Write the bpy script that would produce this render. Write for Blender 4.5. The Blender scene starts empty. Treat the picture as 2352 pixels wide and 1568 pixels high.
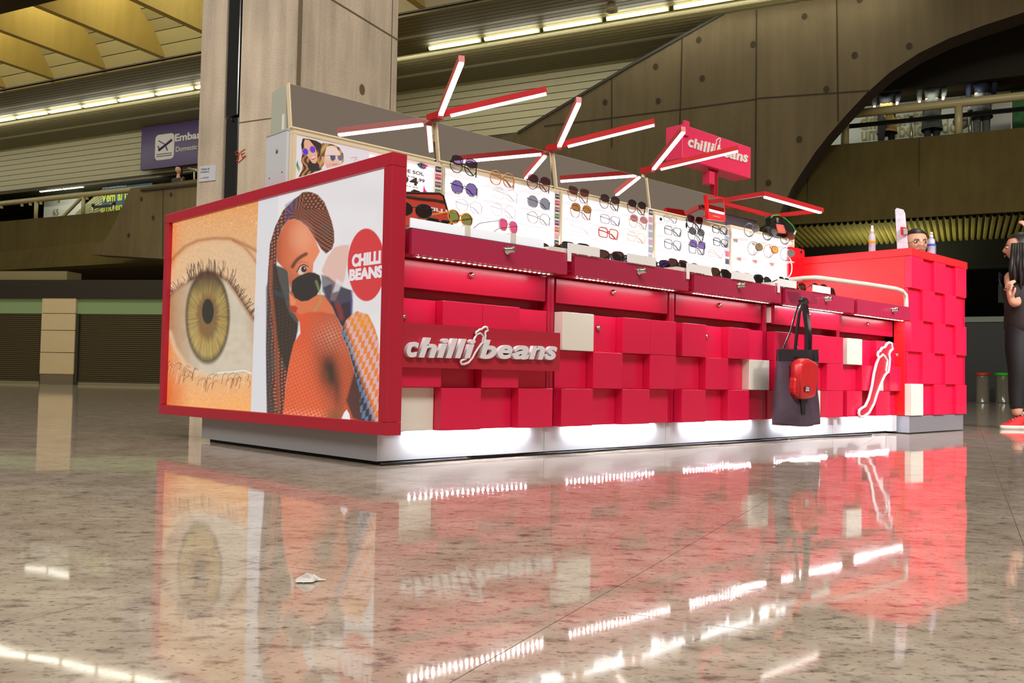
import bpy, bmesh, math, random
import numpy as np
from math import radians as rad, sin, cos, pi
from mathutils import Vector, Matrix
random.seed(7)
S = bpy.context.scene
COL = S.collection
# ---------------------------------------------------------------- camera
PSI, PITCH, ROLL = rad(46.32822), rad(2.304526), rad(1.045193)
CAMLOC = Vector((-1.79711, -2.50938, 0.300))
fw = Vector((cos(PSI)*cos(PITCH), sin(PSI)*cos(PITCH), sin(PITCH)))
rt = Vector((sin(PSI), -cos(PSI), 0.0))
up = rt.cross(fw)
r2 = rt*cos(ROLL)+up*sin(ROLL); u2 = up*cos(ROLL)-rt*sin(ROLL)
cam = bpy.data.objects.new('camera', bpy.data.cameras.new('camera'))
COL.objects.link(cam)
M = Matrix((r2, u2, -fw)).transposed().to_4x4(); M.translation = CAMLOC
cam.matrix_world = M
cam.data.sensor_width = 36.0; cam.data.lens = 36.0*2100.06/2352.0
cam.data.clip_end = 200; cam.data.clip_start = 0.02
S.camera = cam
S.view_settings.view_transform = 'Standard'; S.view_settings.look = 'None'
S.view_settings.gamma = 1.0; S.view_settings.use_curve_mapping = False
S.view_settings.exposure = 0.0
S.cycles.max_bounces = 6; S.cycles.transparent_max_bounces = 24
S.cycles.sample_clamp_indirect = 4.0
S.cycles.caustics_reflective = False; S.cycles.caustics_refractive = False
try: S.cycles.use_denoising = True
except Exception: pass
# ---------------------------------------------------------------- hall light
W = bpy.data.worlds.new('hall_air'); S.world = W; W.use_nodes = True
W.node_tree.nodes['Background'].inputs[0].default_value = (0.225, 0.178, 0.145, 1)
W.node_tree.nodes['Background'].inputs[1].default_value = 1.0
AZ = rad(110.0)                       # long axis of the terminal hall
HB = Vector((cos(AZ), sin(AZ), 0)); HN = Vector((sin(AZ), -cos(AZ), 0))
def H(u, n, z): return HB*u + HN*n + Vector((0, 0, z))
def area(name, loc, target, sx, sy, watts, color=(1, 1, 1), spread=180):
    l = bpy.data.lights.new(name, 'AREA'); l.shape = 'RECTANGLE'; l.size = sx; l.size_y = sy
    l.energy = watts; l.color = color; l.spread = rad(spread)
    o = bpy.data.objects.new(name, l); COL.objects.link(o); o.location = loc
    o.rotation_euler = (Vector(target)-Vector(loc)).to_track_quat('-Z', 'Y').to_euler()
    return o
# rows of ceiling fluorescents over the concourse, behind and above the camera
area('hall_rows_and_fill', H(-6, -4, 8.0), H(2, 4, 1.0), 9, 1.2, 860, (1.0, .95, .88))
area('hall_rows_and_fill', H(3, -7, 8.0), H(5, 4, 2.0), 8, 1.2, 640, (1.0, .95, .88))
area('hall_rows_and_fill', H(-3, 7, 8.4), H(-1, 7, 0), 6, 1.0, 200, (1.0, .95, .80))
area('hall_rows_and_fill', H(12, 5, 8.4), H(12, 8, 0), 8, 1.0, 520, (1.0, .93, .70))
area('batten_throw', H(25, 14.4, 7.36), H(25, 16.8, 6.7), 22, .05, 115, (1, .97, .84))
area('batten_throw', H(4.5, 14.4, 7.36), H(4.5, 16.8, 6.7), 11, .05, 58, (1, .97, .84))
area('hall_rows_and_fill', (2.0, -6.2, 4.6), (4.5, 0, .6), 2.0, .4, 42, (1, .93, .93), 40)  # not a ceiling row: unseen narrow lamp added to brighten the tall counter
area('shopfront_lamp', H(15.5, 13.3, 2.7), H(15.5, 15, 3.5), 3, .3, 26, (1, .97, .95))
area('cove_lamp_row', H(17, 9.9, 9.4), H(17, 11.4, 8.4), 12, .5, 620, (1.0, .88, .52))

# ---------------------------------------------------------------- helpers
def lin(c):
    f = lambda v: (v/12.92 if v <= .04045 else ((v+.055)/1.055)**2.4)
    return tuple(f(v/255.0) for v in c)
MATS = {}
def mat(name, rgb, rough=.5, metal=0.0, spec=.5, emit=None, es=1.0, noise=0, nscale=6.0, bump=0, bscale=40., coat=0, alpha=None):
    if name in MATS: return MATS[name]
    m = bpy.data.materials.new(name); m.use_nodes = True; nt = m.node_tree
    b = nt.nodes['Principled BSDF']; c = lin(rgb)+(1,)
    b.inputs['Base Color'].default_value = c
    b.inputs['Roughness'].default_value = rough; b.inputs['Metallic'].default_value = metal
    b.inputs['Specular IOR Level'].default_value = spec
    if coat: b.inputs['Coat Weight'].default_value = coat; b.inputs['Coat Roughness'].default_value = .05
    if emit is not None:
        b.inputs['Emission Color'].default_value = lin(emit)+(1,); b.inputs['Emission Strength'].default_value = es
    if alpha is not None: b.inputs['Alpha'].default_value = alpha
    if noise or bump:
        tc = nt.nodes.new('ShaderNodeTexCoord')
    if noise:
        n = nt.nodes.new('ShaderNodeTexNoise'); n.inputs['Scale'].default_value = nscale; n.inputs['Detail'].default_value = 6
        nt.links.new(tc.outputs['Object'], n.inputs['Vector'])
        mx = nt.nodes.new('ShaderNodeMix'); mx.data_type = 'RGBA'
        mx.inputs['A'].default_value = tuple(v*(1-noise) for v in c[:3])+(1,)
        mx.inputs['B'].default_value = tuple(min(1, v*(1+noise)) for v in c[:3])+(1,)
        nt.links.new(n.outputs['Fac'], mx.inputs['Factor']); nt.links.new(mx.outputs['Result'], b.inputs['Base Color'])
    if bump:
        n2 = nt.nodes.new('ShaderNodeTexNoise'); n2.inputs['Scale'].default_value = bscale
        nt.links.new(tc.outputs['Object'], n2.inputs['Vector'])
        bp = nt.nodes.new('ShaderNodeBump'); bp.inputs['Strength'].default_value = bump; bp.inputs['Distance'].default_value = .01
        nt.links.new(n2.outputs['Fac'], bp.inputs['Height']); nt.links.new(bp.outputs['Normal'], b.inputs['Normal'])
    MATS[name] = m; return m
def emat(name, rgb, es):
    if name in MATS: return MATS[name]
    m = bpy.data.materials.new(name); m.use_nodes = True; nt = m.node_tree
    nt.nodes.remove(nt.nodes['Principled BSDF'])
    e = nt.nodes.new('ShaderNodeEmission'); e.inputs[0].default_value = lin(rgb)+(1,); e.inputs[1].default_value = es
    nt.links.new(e.outputs[0], nt.nodes['Material Output'].inputs[0]); MATS[name] = m; return m
def lensmat(name, rgb, gloss=.12, rough=.03):
    if name in MATS: return MATS[name]
    m = bpy.data.materials.new(name); m.use_nodes = True; nt = m.node_tree
    nt.nodes.remove(nt.nodes['Principled BSDF'])
    t = nt.nodes.new('ShaderNodeBsdfTransparent'); t.inputs[0].default_value = lin(rgb)+(1,)
    g = nt.nodes.new('ShaderNodeBsdfGlossy'); g.inputs['Roughness'].default_value = rough
    mx = nt.nodes.new('ShaderNodeMixShader'); mx.inputs[0].default_value = gloss
    nt.links.new(t.outputs[0], mx.inputs[1]); nt.links.new(g.outputs[0], mx.inputs[2])
    nt.links.new(mx.outputs[0], nt.nodes['Material Output'].inputs[0]); MATS[name] = m; return m

class MB:
    def __init__(s, xf=None): s.v = []; s.f = []; s.mi = []; s.cm = 0; s.xf = xf; s.sm = []
    def add(s, vs, fs, smooth=False):
        b = len(s.v)
        for q in vs: s.v.append(tuple(s.xf(*q)) if s.xf else tuple(q))
        for q in fs: s.f.append(tuple(b+i for i in q)); s.mi.append(s.cm); s.sm.append(smooth)
        return s
    def box(s, x0, x1, y0, y1, z0, z1):
        return s.add([(x0,y0,z0),(x1,y0,z0),(x1,y1,z0),(x0,y1,z0),(x0,y0,z1),(x1,y0,z1),(x1,y1,z1),(x0,y1,z1)],
                     [(0,3,2,1),(4,5,6,7),(0,1,5,4),(1,2,6,5),(2,3,7,6),(3,0,4,7)])
    def prism(s, poly, ax, lo, hi, smooth=False):
        n = len(poly)
        def P(a, b, c): return {'x': (c, a, b), 'y': (a, c, b), 'z': (a, b, c)}[ax]
        vs = [P(a, b, lo) for a, b in poly]+[P(a, b, hi) for a, b in poly]
        s.add(vs, [tuple(range(n))[::-1], tuple(range(n, 2*n))])
        s.add(vs, [(i, (i+1) % n, n+(i+1) % n, n+i) for i in range(n)], smooth)
        return s
    def tube(s, path, r, n=8, closed=False, caps=True, flat=None):
        path = [Vector(p) for p in path]; k = len(path); vs = []; pr = None
        rr = r if isinstance(r, (list, tuple)) else [r]*k
        for i, p in enumerate(path):
            if closed: d = path[(i+1) % k]-path[i-1]
            else: d = path[min(i+1, k-1)]-path[max(i-1, 0)]
            d.normalize()
            if pr is None:
                a = Vector((0, 0, 1)) if abs(d.z) < .9 else Vector((1, 0, 0)); pr = a
            e = (pr-d*pr.dot(d)); e.normalize(); pr = e; g = d.cross(e)
            for j in range(n):
                t = 2*pi*j/n+(pi/4 if n == 4 else 0)
                vs.append(p+(e*cos(t)*(flat or 1)+g*sin(t))*rr[i])
        fs = []
        for i in range(k if closed else k-1):
            for j in range(n):
                a = i*n+j; b = i*n+(j+1) % n; c = ((i+1) % k)*n+(j+1) % n; e = ((i+1) % k)*n+j
                fs.append((a, b, c, e))
        if caps and not closed: fs += [tuple(range(n))[::-1], tuple(range((k-1)*n, k*n))]
        return s.add(vs, fs, n > 4)
    def lathe(s, prof, c=(0, 0, 0), n=20, ax='z'):
        vs = []; k = len(prof)
        for r, h in prof:
            for j in range(n):
                t = 2*pi*j/n; a, b = r*cos(t), r*sin(t)
                q = {'z': (a, b, h), 'y': (a, h, b), 'x': (h, a, b)}[ax]
                vs.append((c[0]+q[0], c[1]+q[1], c[2]+q[2]))
        fs = [(i*n+j, i*n+(j+1) % n, (i+1)*n+(j+1) % n, (i+1)*n+j) for i in range(k-1) for j in range(n)]
        fs += [tuple(range(n))[::-1], tuple(range((k-1)*n, k*n))]
        return s.add(vs, fs, True)
    def grid(s, P, nu, nv, smooth=True, closeu=False):
        vs = [P(i/(nu-1 if not closeu else nu), j/(nv-1)) for j in range(nv) for i in range(nu)]
        fs = []
        for j in range(nv-1):
            for i in range(nu if closeu else nu-1):
                i2 = (i+1) % nu; fs.append((j*nu+i, j*nu+i2, (j+1)*nu+i2, (j+1)*nu+i))
        return s.add(vs, fs, smooth)
    def build(s, name, m, parent=None, bevel=0, label=None, cat=None, group=None, kind=None, local=False, subsurf=0):
        me = bpy.data.meshes.new(name); 
        if not s.v: return None
        V = np.array([tuple(q) for q in s.v], float)
        if local: c = Vector((0, 0, 0))
        else: c = Vector(((V[:,0].min()+V[:,0].max())/2, (V[:,1].min()+V[:,1].max())/2, V[:,2].min()))
        me.from_pydata([tuple(q) for q in V-np.array(c)], [], s.f)
        for mm in (m if isinstance(m, (list, tuple)) else [m]): me.materials.append(mm)
        me.polygons.foreach_set('material_index', s.mi); me.polygons.foreach_set('use_smooth', s.sm)
        bm = bmesh.new(); bm.from_mesh(me)
        bmesh.ops.recalc_face_normals(bm, faces=bm.faces)
        if bevel:
            bmesh.ops.remove_doubles(bm, verts=bm.verts, dist=1e-5)
            ed = [e for e in bm.edges if len(e.link_faces) == 2 and e.calc_face_angle(0) > .6]
            bmesh.ops.bevel(bm, geom=ed, offset=bevel, segments=1, affect='EDGES')
        bm.to_mesh(me); bm.free()
        o = bpy.data.objects.new(name, me); COL.objects.link(o)
        if subsurf:
            md = o.modifiers.new('s', 'SUBSURF'); md.levels = subsurf; md.render_levels = subsurf
        o.location = c
        if parent is not None:
            o.parent = parent; o.location = c-wl(parent)
        return tag(o, label, cat, group, kind)
def wl(o):
    v = Vector(o.location); p = o.parent
    while p is not None: v = v+Vector(p.location); p = p.parent
    return v
def tag(o, label=None, cat=None, group=None, kind=None):
    if label: o['label'] = label
    if cat: o['category'] = cat
    if group: o['group'] = group
    if kind: o['kind'] = kind
    return o
def thing(name, loc, label, cat, group=None, kind=None):
    o = bpy.data.objects.new(name, None); COL.objects.link(o); o.location = loc; o.empty_display_size = .05
    return tag(o, label, cat, group, kind)
def copy_tree(o, parent=None, loc=None):
    c = o.copy(); COL.objects.link(c); c.parent = parent
    if loc is not None: c.location = loc
    for ch in list(o.children): copy_tree(ch, c)
    return c
def rrect(x0, x1, z0, z1, r, n=5):
    o = []
    for cx, cz, a in ((x1-r, z0+r, -90), (x1-r, z1-r, 0), (x0+r, z1-r, 90), (x0+r, z0+r, 180)):
        for i in range(n+1):
            t = rad(a+90*i/n); o.append((cx+r*cos(t), cz+r*sin(t)))
    return o
def text_mesh(s, size, ext=.0, bold=0.0, shear=0.0, spacing=1.0):
    c = bpy.data.curves.new('t', 'FONT'); c.body = s; c.size = size; c.extrude = ext; c.offset = bold
    c.shear = shear; c.space_character = spacing; c.align_x = 'CENTER'; c.align_y = 'CENTER'; c.resolution_u = 4
    o = bpy.data.objects.new('t', c); COL.objects.link(o)
    dg = bpy.context.evaluated_depsgraph_get(); me = bpy.data.meshes.new_from_object(o.evaluated_get(dg))
    bpy.data.objects.remove(o); bpy.data.curves.remove(c); return me
def put_text(name, s, box, mapf, m, parent, ext=.002, bold=0.0, shear=0.0, spacing=1.0, size=.1, label=None):
    """text fitted into box (a0,a1,b0,b1); mapf(a,b,h) -> world point"""
    me = text_mesh(s, size, ext, bold, shear, spacing)
    n = len(me.vertices); co = np.zeros(n*3); me.vertices.foreach_get('co', co); co = co.reshape(-1, 3)
    a, b = co[:,0], co[:,1]
    A = box[0]+(a-a.min())/(a.max()-a.min())*(box[1]-box[0]); B = box[2]+(b-b.min())/(b.max()-b.min())*(box[3]-box[2])
    h = co[:,2]-co[:,2].min()
    P = [Vector(mapf(float(A[i]), float(B[i]), float(h[i]))) for i in range(n)]
    c = sum(P, Vector())/n
    for i, v in enumerate(me.vertices): v.co = P[i]-c
    me.materials.clear(); me.materials.append(m)
    o = bpy.data.objects.new(name, me); COL.objects.link(o); o.location = c
    if parent is not None: o.parent = parent; o.location = c-wl(parent)
    if label: o['label'] = label
    return o
# ---------------------------------------------------------------- materials
RED = mat('red_lacquer', (214, 26, 72), .32, spec=.5)
DRED = mat('dark_red_lacquer', (184, 18, 58), .28, spec=.55)
FRED = mat('frame_red', (178, 24, 50), .42)
BRED = mat('bright_red', (232, 30, 38), .35)
WHT = mat('white_laminate', (226, 224, 214), .4)
WPL = mat('white_plinth', (205, 208, 214), .38)
ALU = mat('grey_plinth', (140, 143, 152), .35, metal=.3)
CHR = mat('chrome', (215, 210, 200), .12, metal=1)
BLK = mat('black_rubber', (16, 16, 16), .6)
CREAM = mat('cream_aluminium', (222, 208, 178), .45)
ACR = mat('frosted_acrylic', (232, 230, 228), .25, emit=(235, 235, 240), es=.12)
MIR = mat('mirror_glass', (235, 232, 225), .015, metal=1)
LETW = mat('white_letter', (225, 222, 228), .45)
DARK = mat('dark_void', (9, 11, 8), .8)
LITP = emat('backlit_panel', (255, 250, 246), 1.25)
TUBE = emat('lamp_tube', (255, 246, 238), 6.0)
LEDM = emat('led_dot', (255, 238, 238), 280.0)
LEDP = emat('led_dot_cool', (240, 244, 255), 1000.0)
STRIP = emat('fluorescent', (255, 252, 236), 14.0)
def concrete(name, rgb, amt=.18, lines=None, sc=1.0, bump=.25):
    m = mat(name, rgb, .85, spec=.2); nt = m.node_tree; b = nt.nodes['Principled BSDF']; L = nt.links.new
    tc = nt.nodes.new('ShaderNodeTexCoord')
    def nz(scale, vec=(1, 1, 1), det=8):
        mp = nt.nodes.new('ShaderNodeMapping'); mp.inputs['Scale'].default_value = vec
        L(tc.outputs['Object'], mp.inputs[0])
        n = nt.nodes.new('ShaderNodeTexNoise'); n.inputs['Scale'].default_value = scale; n.inputs['Detail'].default_value = det
        L(mp.outputs[0], n.inputs[0]); return n
    a = nz(1.1*sc, (1, 1, .7)); s_ = nz(7*sc, (1, 1, .08)); g = nz(45*sc)
    r = nt.nodes.new('ShaderNodeValToRGB'); c = lin(rgb)
    r.color_ramp.elements[0].position = .3; r.color_ramp.elements[1].position = .72
    r.color_ramp.elements[0].color = tuple(v*(1-amt*1.3) for v in c)+(1,)
    r.color_ramp.elements[1].color = tuple(min(1, v*(1+amt)) for v in c)+(1,)
    m1 = nt.nodes.new('ShaderNodeMath'); m1.operation = 'MULTIPLY_ADD'; m1.inputs[1].default_value = .45
    m2 = nt.nodes.new('ShaderNodeMath'); m2.operation = 'MULTIPLY_ADD'; m2.inputs[1].default_value = .35
    m3 = nt.nodes.new('ShaderNodeMath'); m3.operation = 'MULTIPLY'; m3.inputs[1].default_value = .2
    L(g.outputs['Fac'], m3.inputs[0]); L(s_.outputs['Fac'], m2.inputs[0]); L(m3.outputs[0], m2.inputs[2])
    L(a.outputs['Fac'], m1.inputs[0]); L(m2.outputs[0], m1.inputs[2]); L(m1.outputs[0], r.inputs[0])
    L(r.outputs[0], b.inputs['Base Color'])
    bp = nt.nodes.new('ShaderNodeBump'); bp.inputs['Strength'].default_value = bump; bp.inputs['Distance'].default_value = .02
    L(g.outputs['Fac'], bp.inputs['Height']); L(bp.outputs[0], b.inputs['Normal']); return m
CCOL = concrete('column_concrete', (204, 190, 170), .3, sc=1.5, bump=.4)
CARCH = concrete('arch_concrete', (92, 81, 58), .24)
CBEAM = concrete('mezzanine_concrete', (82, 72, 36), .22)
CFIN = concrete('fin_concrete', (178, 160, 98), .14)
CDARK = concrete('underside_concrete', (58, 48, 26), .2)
# ================================================================ FLOOR
def granite():
    m = mat('polished_granite', (168, 156, 138), .085, spec=.5); nt = m.node_tree; b = nt.nodes['Principled BSDF']; L = nt.links.new
    tc = nt.nodes.new('ShaderNodeTexCoord'); geo = nt.nodes.new('ShaderNodeNewGeometry')
    rot = nt.nodes.new('ShaderNodeVectorRotate'); rot.rotation_type = 'Z_AXIS'; rot.inputs['Angle'].default_value = rad(44)
    L(geo.outputs['Position'], rot.inputs[0])
    def nz(scale, vec, det=6, ro=.6):
        mp = nt.nodes.new('ShaderNodeMapping'); mp.inputs['Scale'].default_value = vec; L(rot.outputs[0], mp.inputs[0])
        n = nt.nodes.new('ShaderNodeTexNoise'); n.inputs['Scale'].default_value = scale; n.inputs['Detail'].default_value = det
        n.inputs['Roughness'].default_value = ro; L(mp.outputs[0], n.inputs[0]); return n
    a = nz(40, (.6, 1, 1), 5, .6); c = nz(9, (.8, 1, 1), 4); d = nz(130, (.7, 1, 1), 3)
    def ramp(src, stops):
        r = nt.nodes.new('ShaderNodeValToRGB'); L(src, r.inputs[0]); e = r.color_ramp.elements
        e[0].position, e[0].color = stops[0][0], lin(stops[0][1])+(1,)
        e[1].position, e[1].color = stops[-1][0], lin(stops[-1][1])+(1,)
        for p, q in stops[1:-1]: x = e.new(p); x.color = lin(q)+(1,)
        return r
    r1 = ramp(a.outputs['Fac'], [(.28, (120, 108, 104)), (.37, (156, 145, 138)), (.45, (190, 180, 170)), (.7, (200, 190, 179))])
    r2 = ramp(c.outputs['Fac'], [(.3, (214, 206, 194)), (.7, (255, 252, 246))])
    r3 = ramp(d.outputs['Fac'], [(.30, (170, 160, 150)), (.44, (255, 255, 255))])
    def mul(x, y):
        mx = nt.nodes.new('ShaderNodeMix'); mx.data_type = 'RGBA'; mx.blend_type = 'MULTIPLY'; mx.inputs['Factor'].default_value = 1
        L(x, mx.inputs['A']); L(y, mx.inputs['B']); return mx.outputs['Result']
    L(mul(mul(r1.outputs[0], r2.outputs[0]), r3.outputs[0]), b.inputs['Base Color'])
    w = nz(2.2, (1, 1, 1), 2); bp = nt.nodes.new('ShaderNodeBump'); bp.inputs['Strength'].default_value = .05; bp.inputs['Distance'].default_value = .02
    L(w.outputs['Fac'], bp.inputs['Height']); L(bp.outputs[0], b.inputs['Normal'])
    rr = nt.nodes.new('ShaderNodeMapRange'); rr.inputs['To Min'].default_value = .03; rr.inputs['To Max'].default_value = .065
    L(c.outputs['Fac'], rr.inputs[0]); L(rr.outputs[0], b.inputs['Roughness'])
    return m
GRAN = granite()
JOINT = mat('floor_joint', (92, 84, 74), .5)
fl = MB(H); fl.box(-14, 40, -10, 30, -.12, -.004)
floor = fl.build('floor', GRAN, kind='structure')
JU, JN = .555, 1.11
NU0, NU1, NN0, NN1 = -9, 9, -3, 7
for i in range(NU0, NU1):
    for j in range(NN0, NN1):
        u0 = -.735+JU*i; n0 = -.3+JN*j
        b = MB(H).box(u0+.0008, u0+JU-.0008, n0+.0008, n0+JN-.0008, -.0035, 0.0)
        b.build('floor_slab', GRAN, floor)
# surrounding slabs of the same floor, too small in view to be picked apart
b = MB(H); U0, U1 = -.735+JU*NU0, -.735+JU*NU1; N0, N1 = -.3+JN*NN0, -.3+JN*NN1
b.box(-14, 40, -10, N0, -.0035, 0); b.box(-14, 40, N1, 30, -.0035, 0); b.box(-14, U0, N0, N1, -.0035, 0); b.box(U1, 40, N0, N1, -.0035, 0)
b.build('floor_paving', GRAN, floor, kind='stuff')
b = MB(H).box(U0, U1, N0, N1, -.0039, -.0012); b.build('joint_grout', JOINT, floor)

# ================================================================ SLATTED CEILING AND FASCIA
SLAT = mat('painted_ceiling_slat', (176, 170, 134), .55)
SLATF = mat('fine_ceiling_slat', (112, 104, 66), .6)
GAPM = mat('slat_gap', (30, 28, 14), .9)
ce = MB(H); ce.box(-8, 46, 16.86, 17.0, 6.16, 7.5); ce.box(-8, 46, 12.6, 17.0, 7.5, 7.56)
ceiling = ce.build('ceiling', GAPM, kind='structure')
zf = 6.15
for k in range(8):                         # wide slats of the fascia
    z0 = zf+.168*k
    MB(H).box(1.5, 46, 16.8, 16.855, z0+.008, z0+.16).build('ceiling_slat', SLAT, ceiling)
nf = 16.78
for k in range(28):                        # narrow slats of the soffit
    MB(H).box(-6, 46, nf-.14, nf-.012, 7.47, 7.498).build('narrow_slat', SLATF if k % 7 else SLAT, ceiling)
    nf -= .15
MB(H).box(-6, 46, 12.56, 12.62, 7.46, 7.5).build('cove_edge', SLATF, ceiling)
prof = [(12.55, 7.55), (12.4, 7.8), (12.22, 8.05), (12.02, 8.24), (11.8, 8.42), (11.6, 8.62), (11.42, 8.85), (11.27, 9.1), (11.15, 9.38), (11.06, 9.68), (11.0, 10.0), (10.96, 10.35)]
for (n0, z0), (n1, z1) in zip(prof[:-1], prof[1:]):
    dn, dz = n1-n0, z1-z0; l = math.hypot(dn, dz); a, c = dn/l*.008, dz/l*.008
    q = [(n0+a, z0+c), (n1-a, z1-c), (n1-a+.03, z1-c+.01), (n0+a+.03, z0+c+.01)]
    m_ = MB(H); m_.add([(-6, *p) for p in q]+[(46, *p) for p in q], [(0,1,2,3), (7,6,5,4), (0,4,5,1), (1,5,6,2), (2,6,7,3), (3,7,4,0)])
    m_.build('cove_slat', SLAT, ceiling)
MB(H).add([(-6, n+.05, z+.02) for n, z in prof]+[(46, n+.05, z+.02) for n, z in prof], [(i, i+1, 13+i-0, 12+i) for i in range(11)]).build('cove_backing', GAPM, ceiling)
# concrete fins under the skylight, a dark edge beam carrying their near ends
ft = [(12.75, 12.55), (14.8, 12.55), (16.75, 12.55), (18.6, 12.55), (20.45, 12.55), (7.75, 12.55)]
fw_ = ['nearest to the concrete column', 'second from the column', 'third from the column', 'fourth from the column, at the left', 'furthest at the left edge', 'the only one right of the column']
flab = ['second concrete fin left of the column', 'third concrete fin left of the column', None, None, None, None, None]
for i, (u, n) in enumerate(ft):
    pr = [(n, 7.56), (12.36, 7.86), (12.18, 8.1), (11.98, 8.27), (11.76, 8.46), (11.4, 8.9), (11.1, 9.5), (9.2, 9.5), (9.2, 7.56)]
    m_ = MB(H); k = len(pr)
    m_.add([(u, a, c) for a, c in pr]+[(u+.16, a, c) for a, c in pr], [tuple(range(k)), tuple(range(k, 2*k))[::-1]]+[(j, (j+1) % k, k+(j+1) % k, k+j) for j in range(k)])
    m_.build('concrete_fin', CFIN, label='yellow lit concrete ceiling fin, '+fw_[i], cat='ceiling fin', group='concrete fins under the skylight')
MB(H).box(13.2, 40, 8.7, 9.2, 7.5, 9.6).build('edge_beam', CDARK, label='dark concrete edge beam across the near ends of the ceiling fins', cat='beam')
# fluorescent battens along the soffit
STH = mat('batten_steel', (150, 150, 96), .5)
us = [34.5-1.36*k for k in range(26)]
ORD = ['first', 'second', 'third', 'fourth', 'fifth', 'sixth', 'seventh', 'eighth', 'ninth', 'tenth', 'eleventh', 'twelfth', 'thirteenth', 'fourteenth', 'fifteenth', 'sixteenth', 'seventeenth', 'eighteenth']
lv = [k for k, u in enumerate(us) if u > 14.6][::-1]; rv = [k for k, u in enumerate(us) if u < 9.7]
for k, u in enumerate(us):
    if u < -2 or 9.7 <= u <= 14.6: continue
    blab = ('%s fluorescent batten left of the concrete column' % ORD[lv.index(k)]) if k in lv else ('%s fluorescent batten right of the concrete column' % ORD[rv.index(k)])
    e = thing('fluorescent_batten', H(u-.63, 14.28, 7.36), blab, 'ceiling light', 'fluorescent battens along the ceiling')
    MB(H).box(u-1.27, u, 14.16, 14.22, 7.37, 7.47).build('housing', STH, e)
    m_ = MB(); m_.tube([H(u-1.24, 14.1, 7.40), H(u-.04, 14.1, 7.40)], .030, 8)
    m_.build('tube', STRIP, e)
e = thing('soffit_light', H(23.9, 16.95, 6.05), 'white fluorescent light on the far mezzanine soffit', 'ceiling light')
MB().tube([H(25.0, 16.95, 6.06), H(24.0, 16.95, 6.06)], .035).build('tube', STRIP, e)
MB().tube([H(23.9, 16.95, 6.06), H(23.0, 16.95, 6.06)], .035).build('tube', STRIP, e)
b = MB(H); b.box(.9, 46, 16.8, 24, 6.05, 6.148); b.build('ceiling_mezzanine', mat('mezzanine_soffit', (70, 66, 46), .8), kind='structure')
q = MB(); q.lathe([(.001, 7.30), (.12, 7.31), (.13, 7.36), (.08, 7.40), (.08, 7.47)], tuple(H(4.26, 13.6, 0)), 16)
q.build('smoke_detector', mat('detector_grey', (150, 146, 112), .5), label='small round smoke detector on the slatted ceiling', cat='smoke detector')

# ================================================================ MEZZANINE PARAPET
b = MB(H)
b.add([(-8, 16.2, 5.0), (46, 16.2, 5.0), (46, 16.5, 5.0), (-8, 16.5, 5.0), (-8, 15.7, 3.4), (46, 16.15, 3.4), (46, 16.6, 3.4), (-8, 16.6, 3.4)],
      [(0,1,2,3), (4,7,6,5), (0,4,5,1), (1,5,6,2), (2,6,7,3), (3,7,4,0)])
mz = b.build('wall_mezzanine', CBEAM, kind='structure')
for u in range(-5, 40, 2):
    if u in (9,): continue
    MB(H).add([(u, 16.195, 4.99), (u+.012, 16.195, 4.99), (u+.012, 15.8, 3.42), (u, 15.8, 3.42)], [(0,1,2,3)]).build('board_joint', CDARK, mz)
MB(H).box(-8, 46, 16.5, 24, 4.8, 4.95).build('trim_1', CDARK, kind='structure')
RAIL = mat('rail_paint', (168, 158, 112), .35, spec=.5)
e = thing('mezzanine_railing', H(23, 16.35, 5.0), 'cream tubular railing on the left mezzanine edge', 'railing')
MB().tube([H(40, 16.35, 5.62), H(10, 16.35, 5.62)], .085, 10).build('handrail', RAIL, e)
for u in (30.5, 28.5, 24.35, 22.2, 19.0): MB().tube([H(u, 16.35, 5.0), H(u, 16.35, 5.6)], .06, 10).build('post', RAIL, e)
MB().tube([H(23.1, 16.35, 5.0), H(22.25, 16.35, 5.56)], .05, 4).build('brace', RAIL, e)
for u in (26.0, 25.0, 24.6, 24.1, 23.3, 22.0): MB(H).box(u, u+.06, 16.32, 16.38, 5.46, 5.55).build('bracket', RAIL, e)
e = thing('mezzanine_railing', H(-1, 16.35, 5.0), 'cream tubular railing on the right mezzanine behind the arch', 'railing')
MB().tube([H(3, 16.35, 5.62), H(-7, 16.35, 5.62)], .085, 10).build('handrail', RAIL, e)
for u in (.35, -1.66, -3.8): MB().tube([H(u, 16.35, 5.0), H(u, 16.35, 5.6)], .07, 10).build('post', RAIL, e)
e = thing('upper_rail', H(23, 17.6, 5.0), 'thin steel rail further back on the left mezzanine', 'railing')
MB().tube([H(40, 17.6, 6.02), H(12, 17.6, 6.02)], .04, 8).build('handrail', RAIL, e)
for u in (25.6, 20.4): MB().tube([H(u, 17.6, 4.95), H(u, 17.6, 6.0)], .03, 6).build('post', RAIL, e)
# dark concrete above the right mezzanine
b = MB(H); b.box(-9, 1.5, 17.5, 18.2, 6.2, 12.0); b.build('wall_upper', concrete('upper_concrete', (66, 56, 36), .2), kind='structure')

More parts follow.
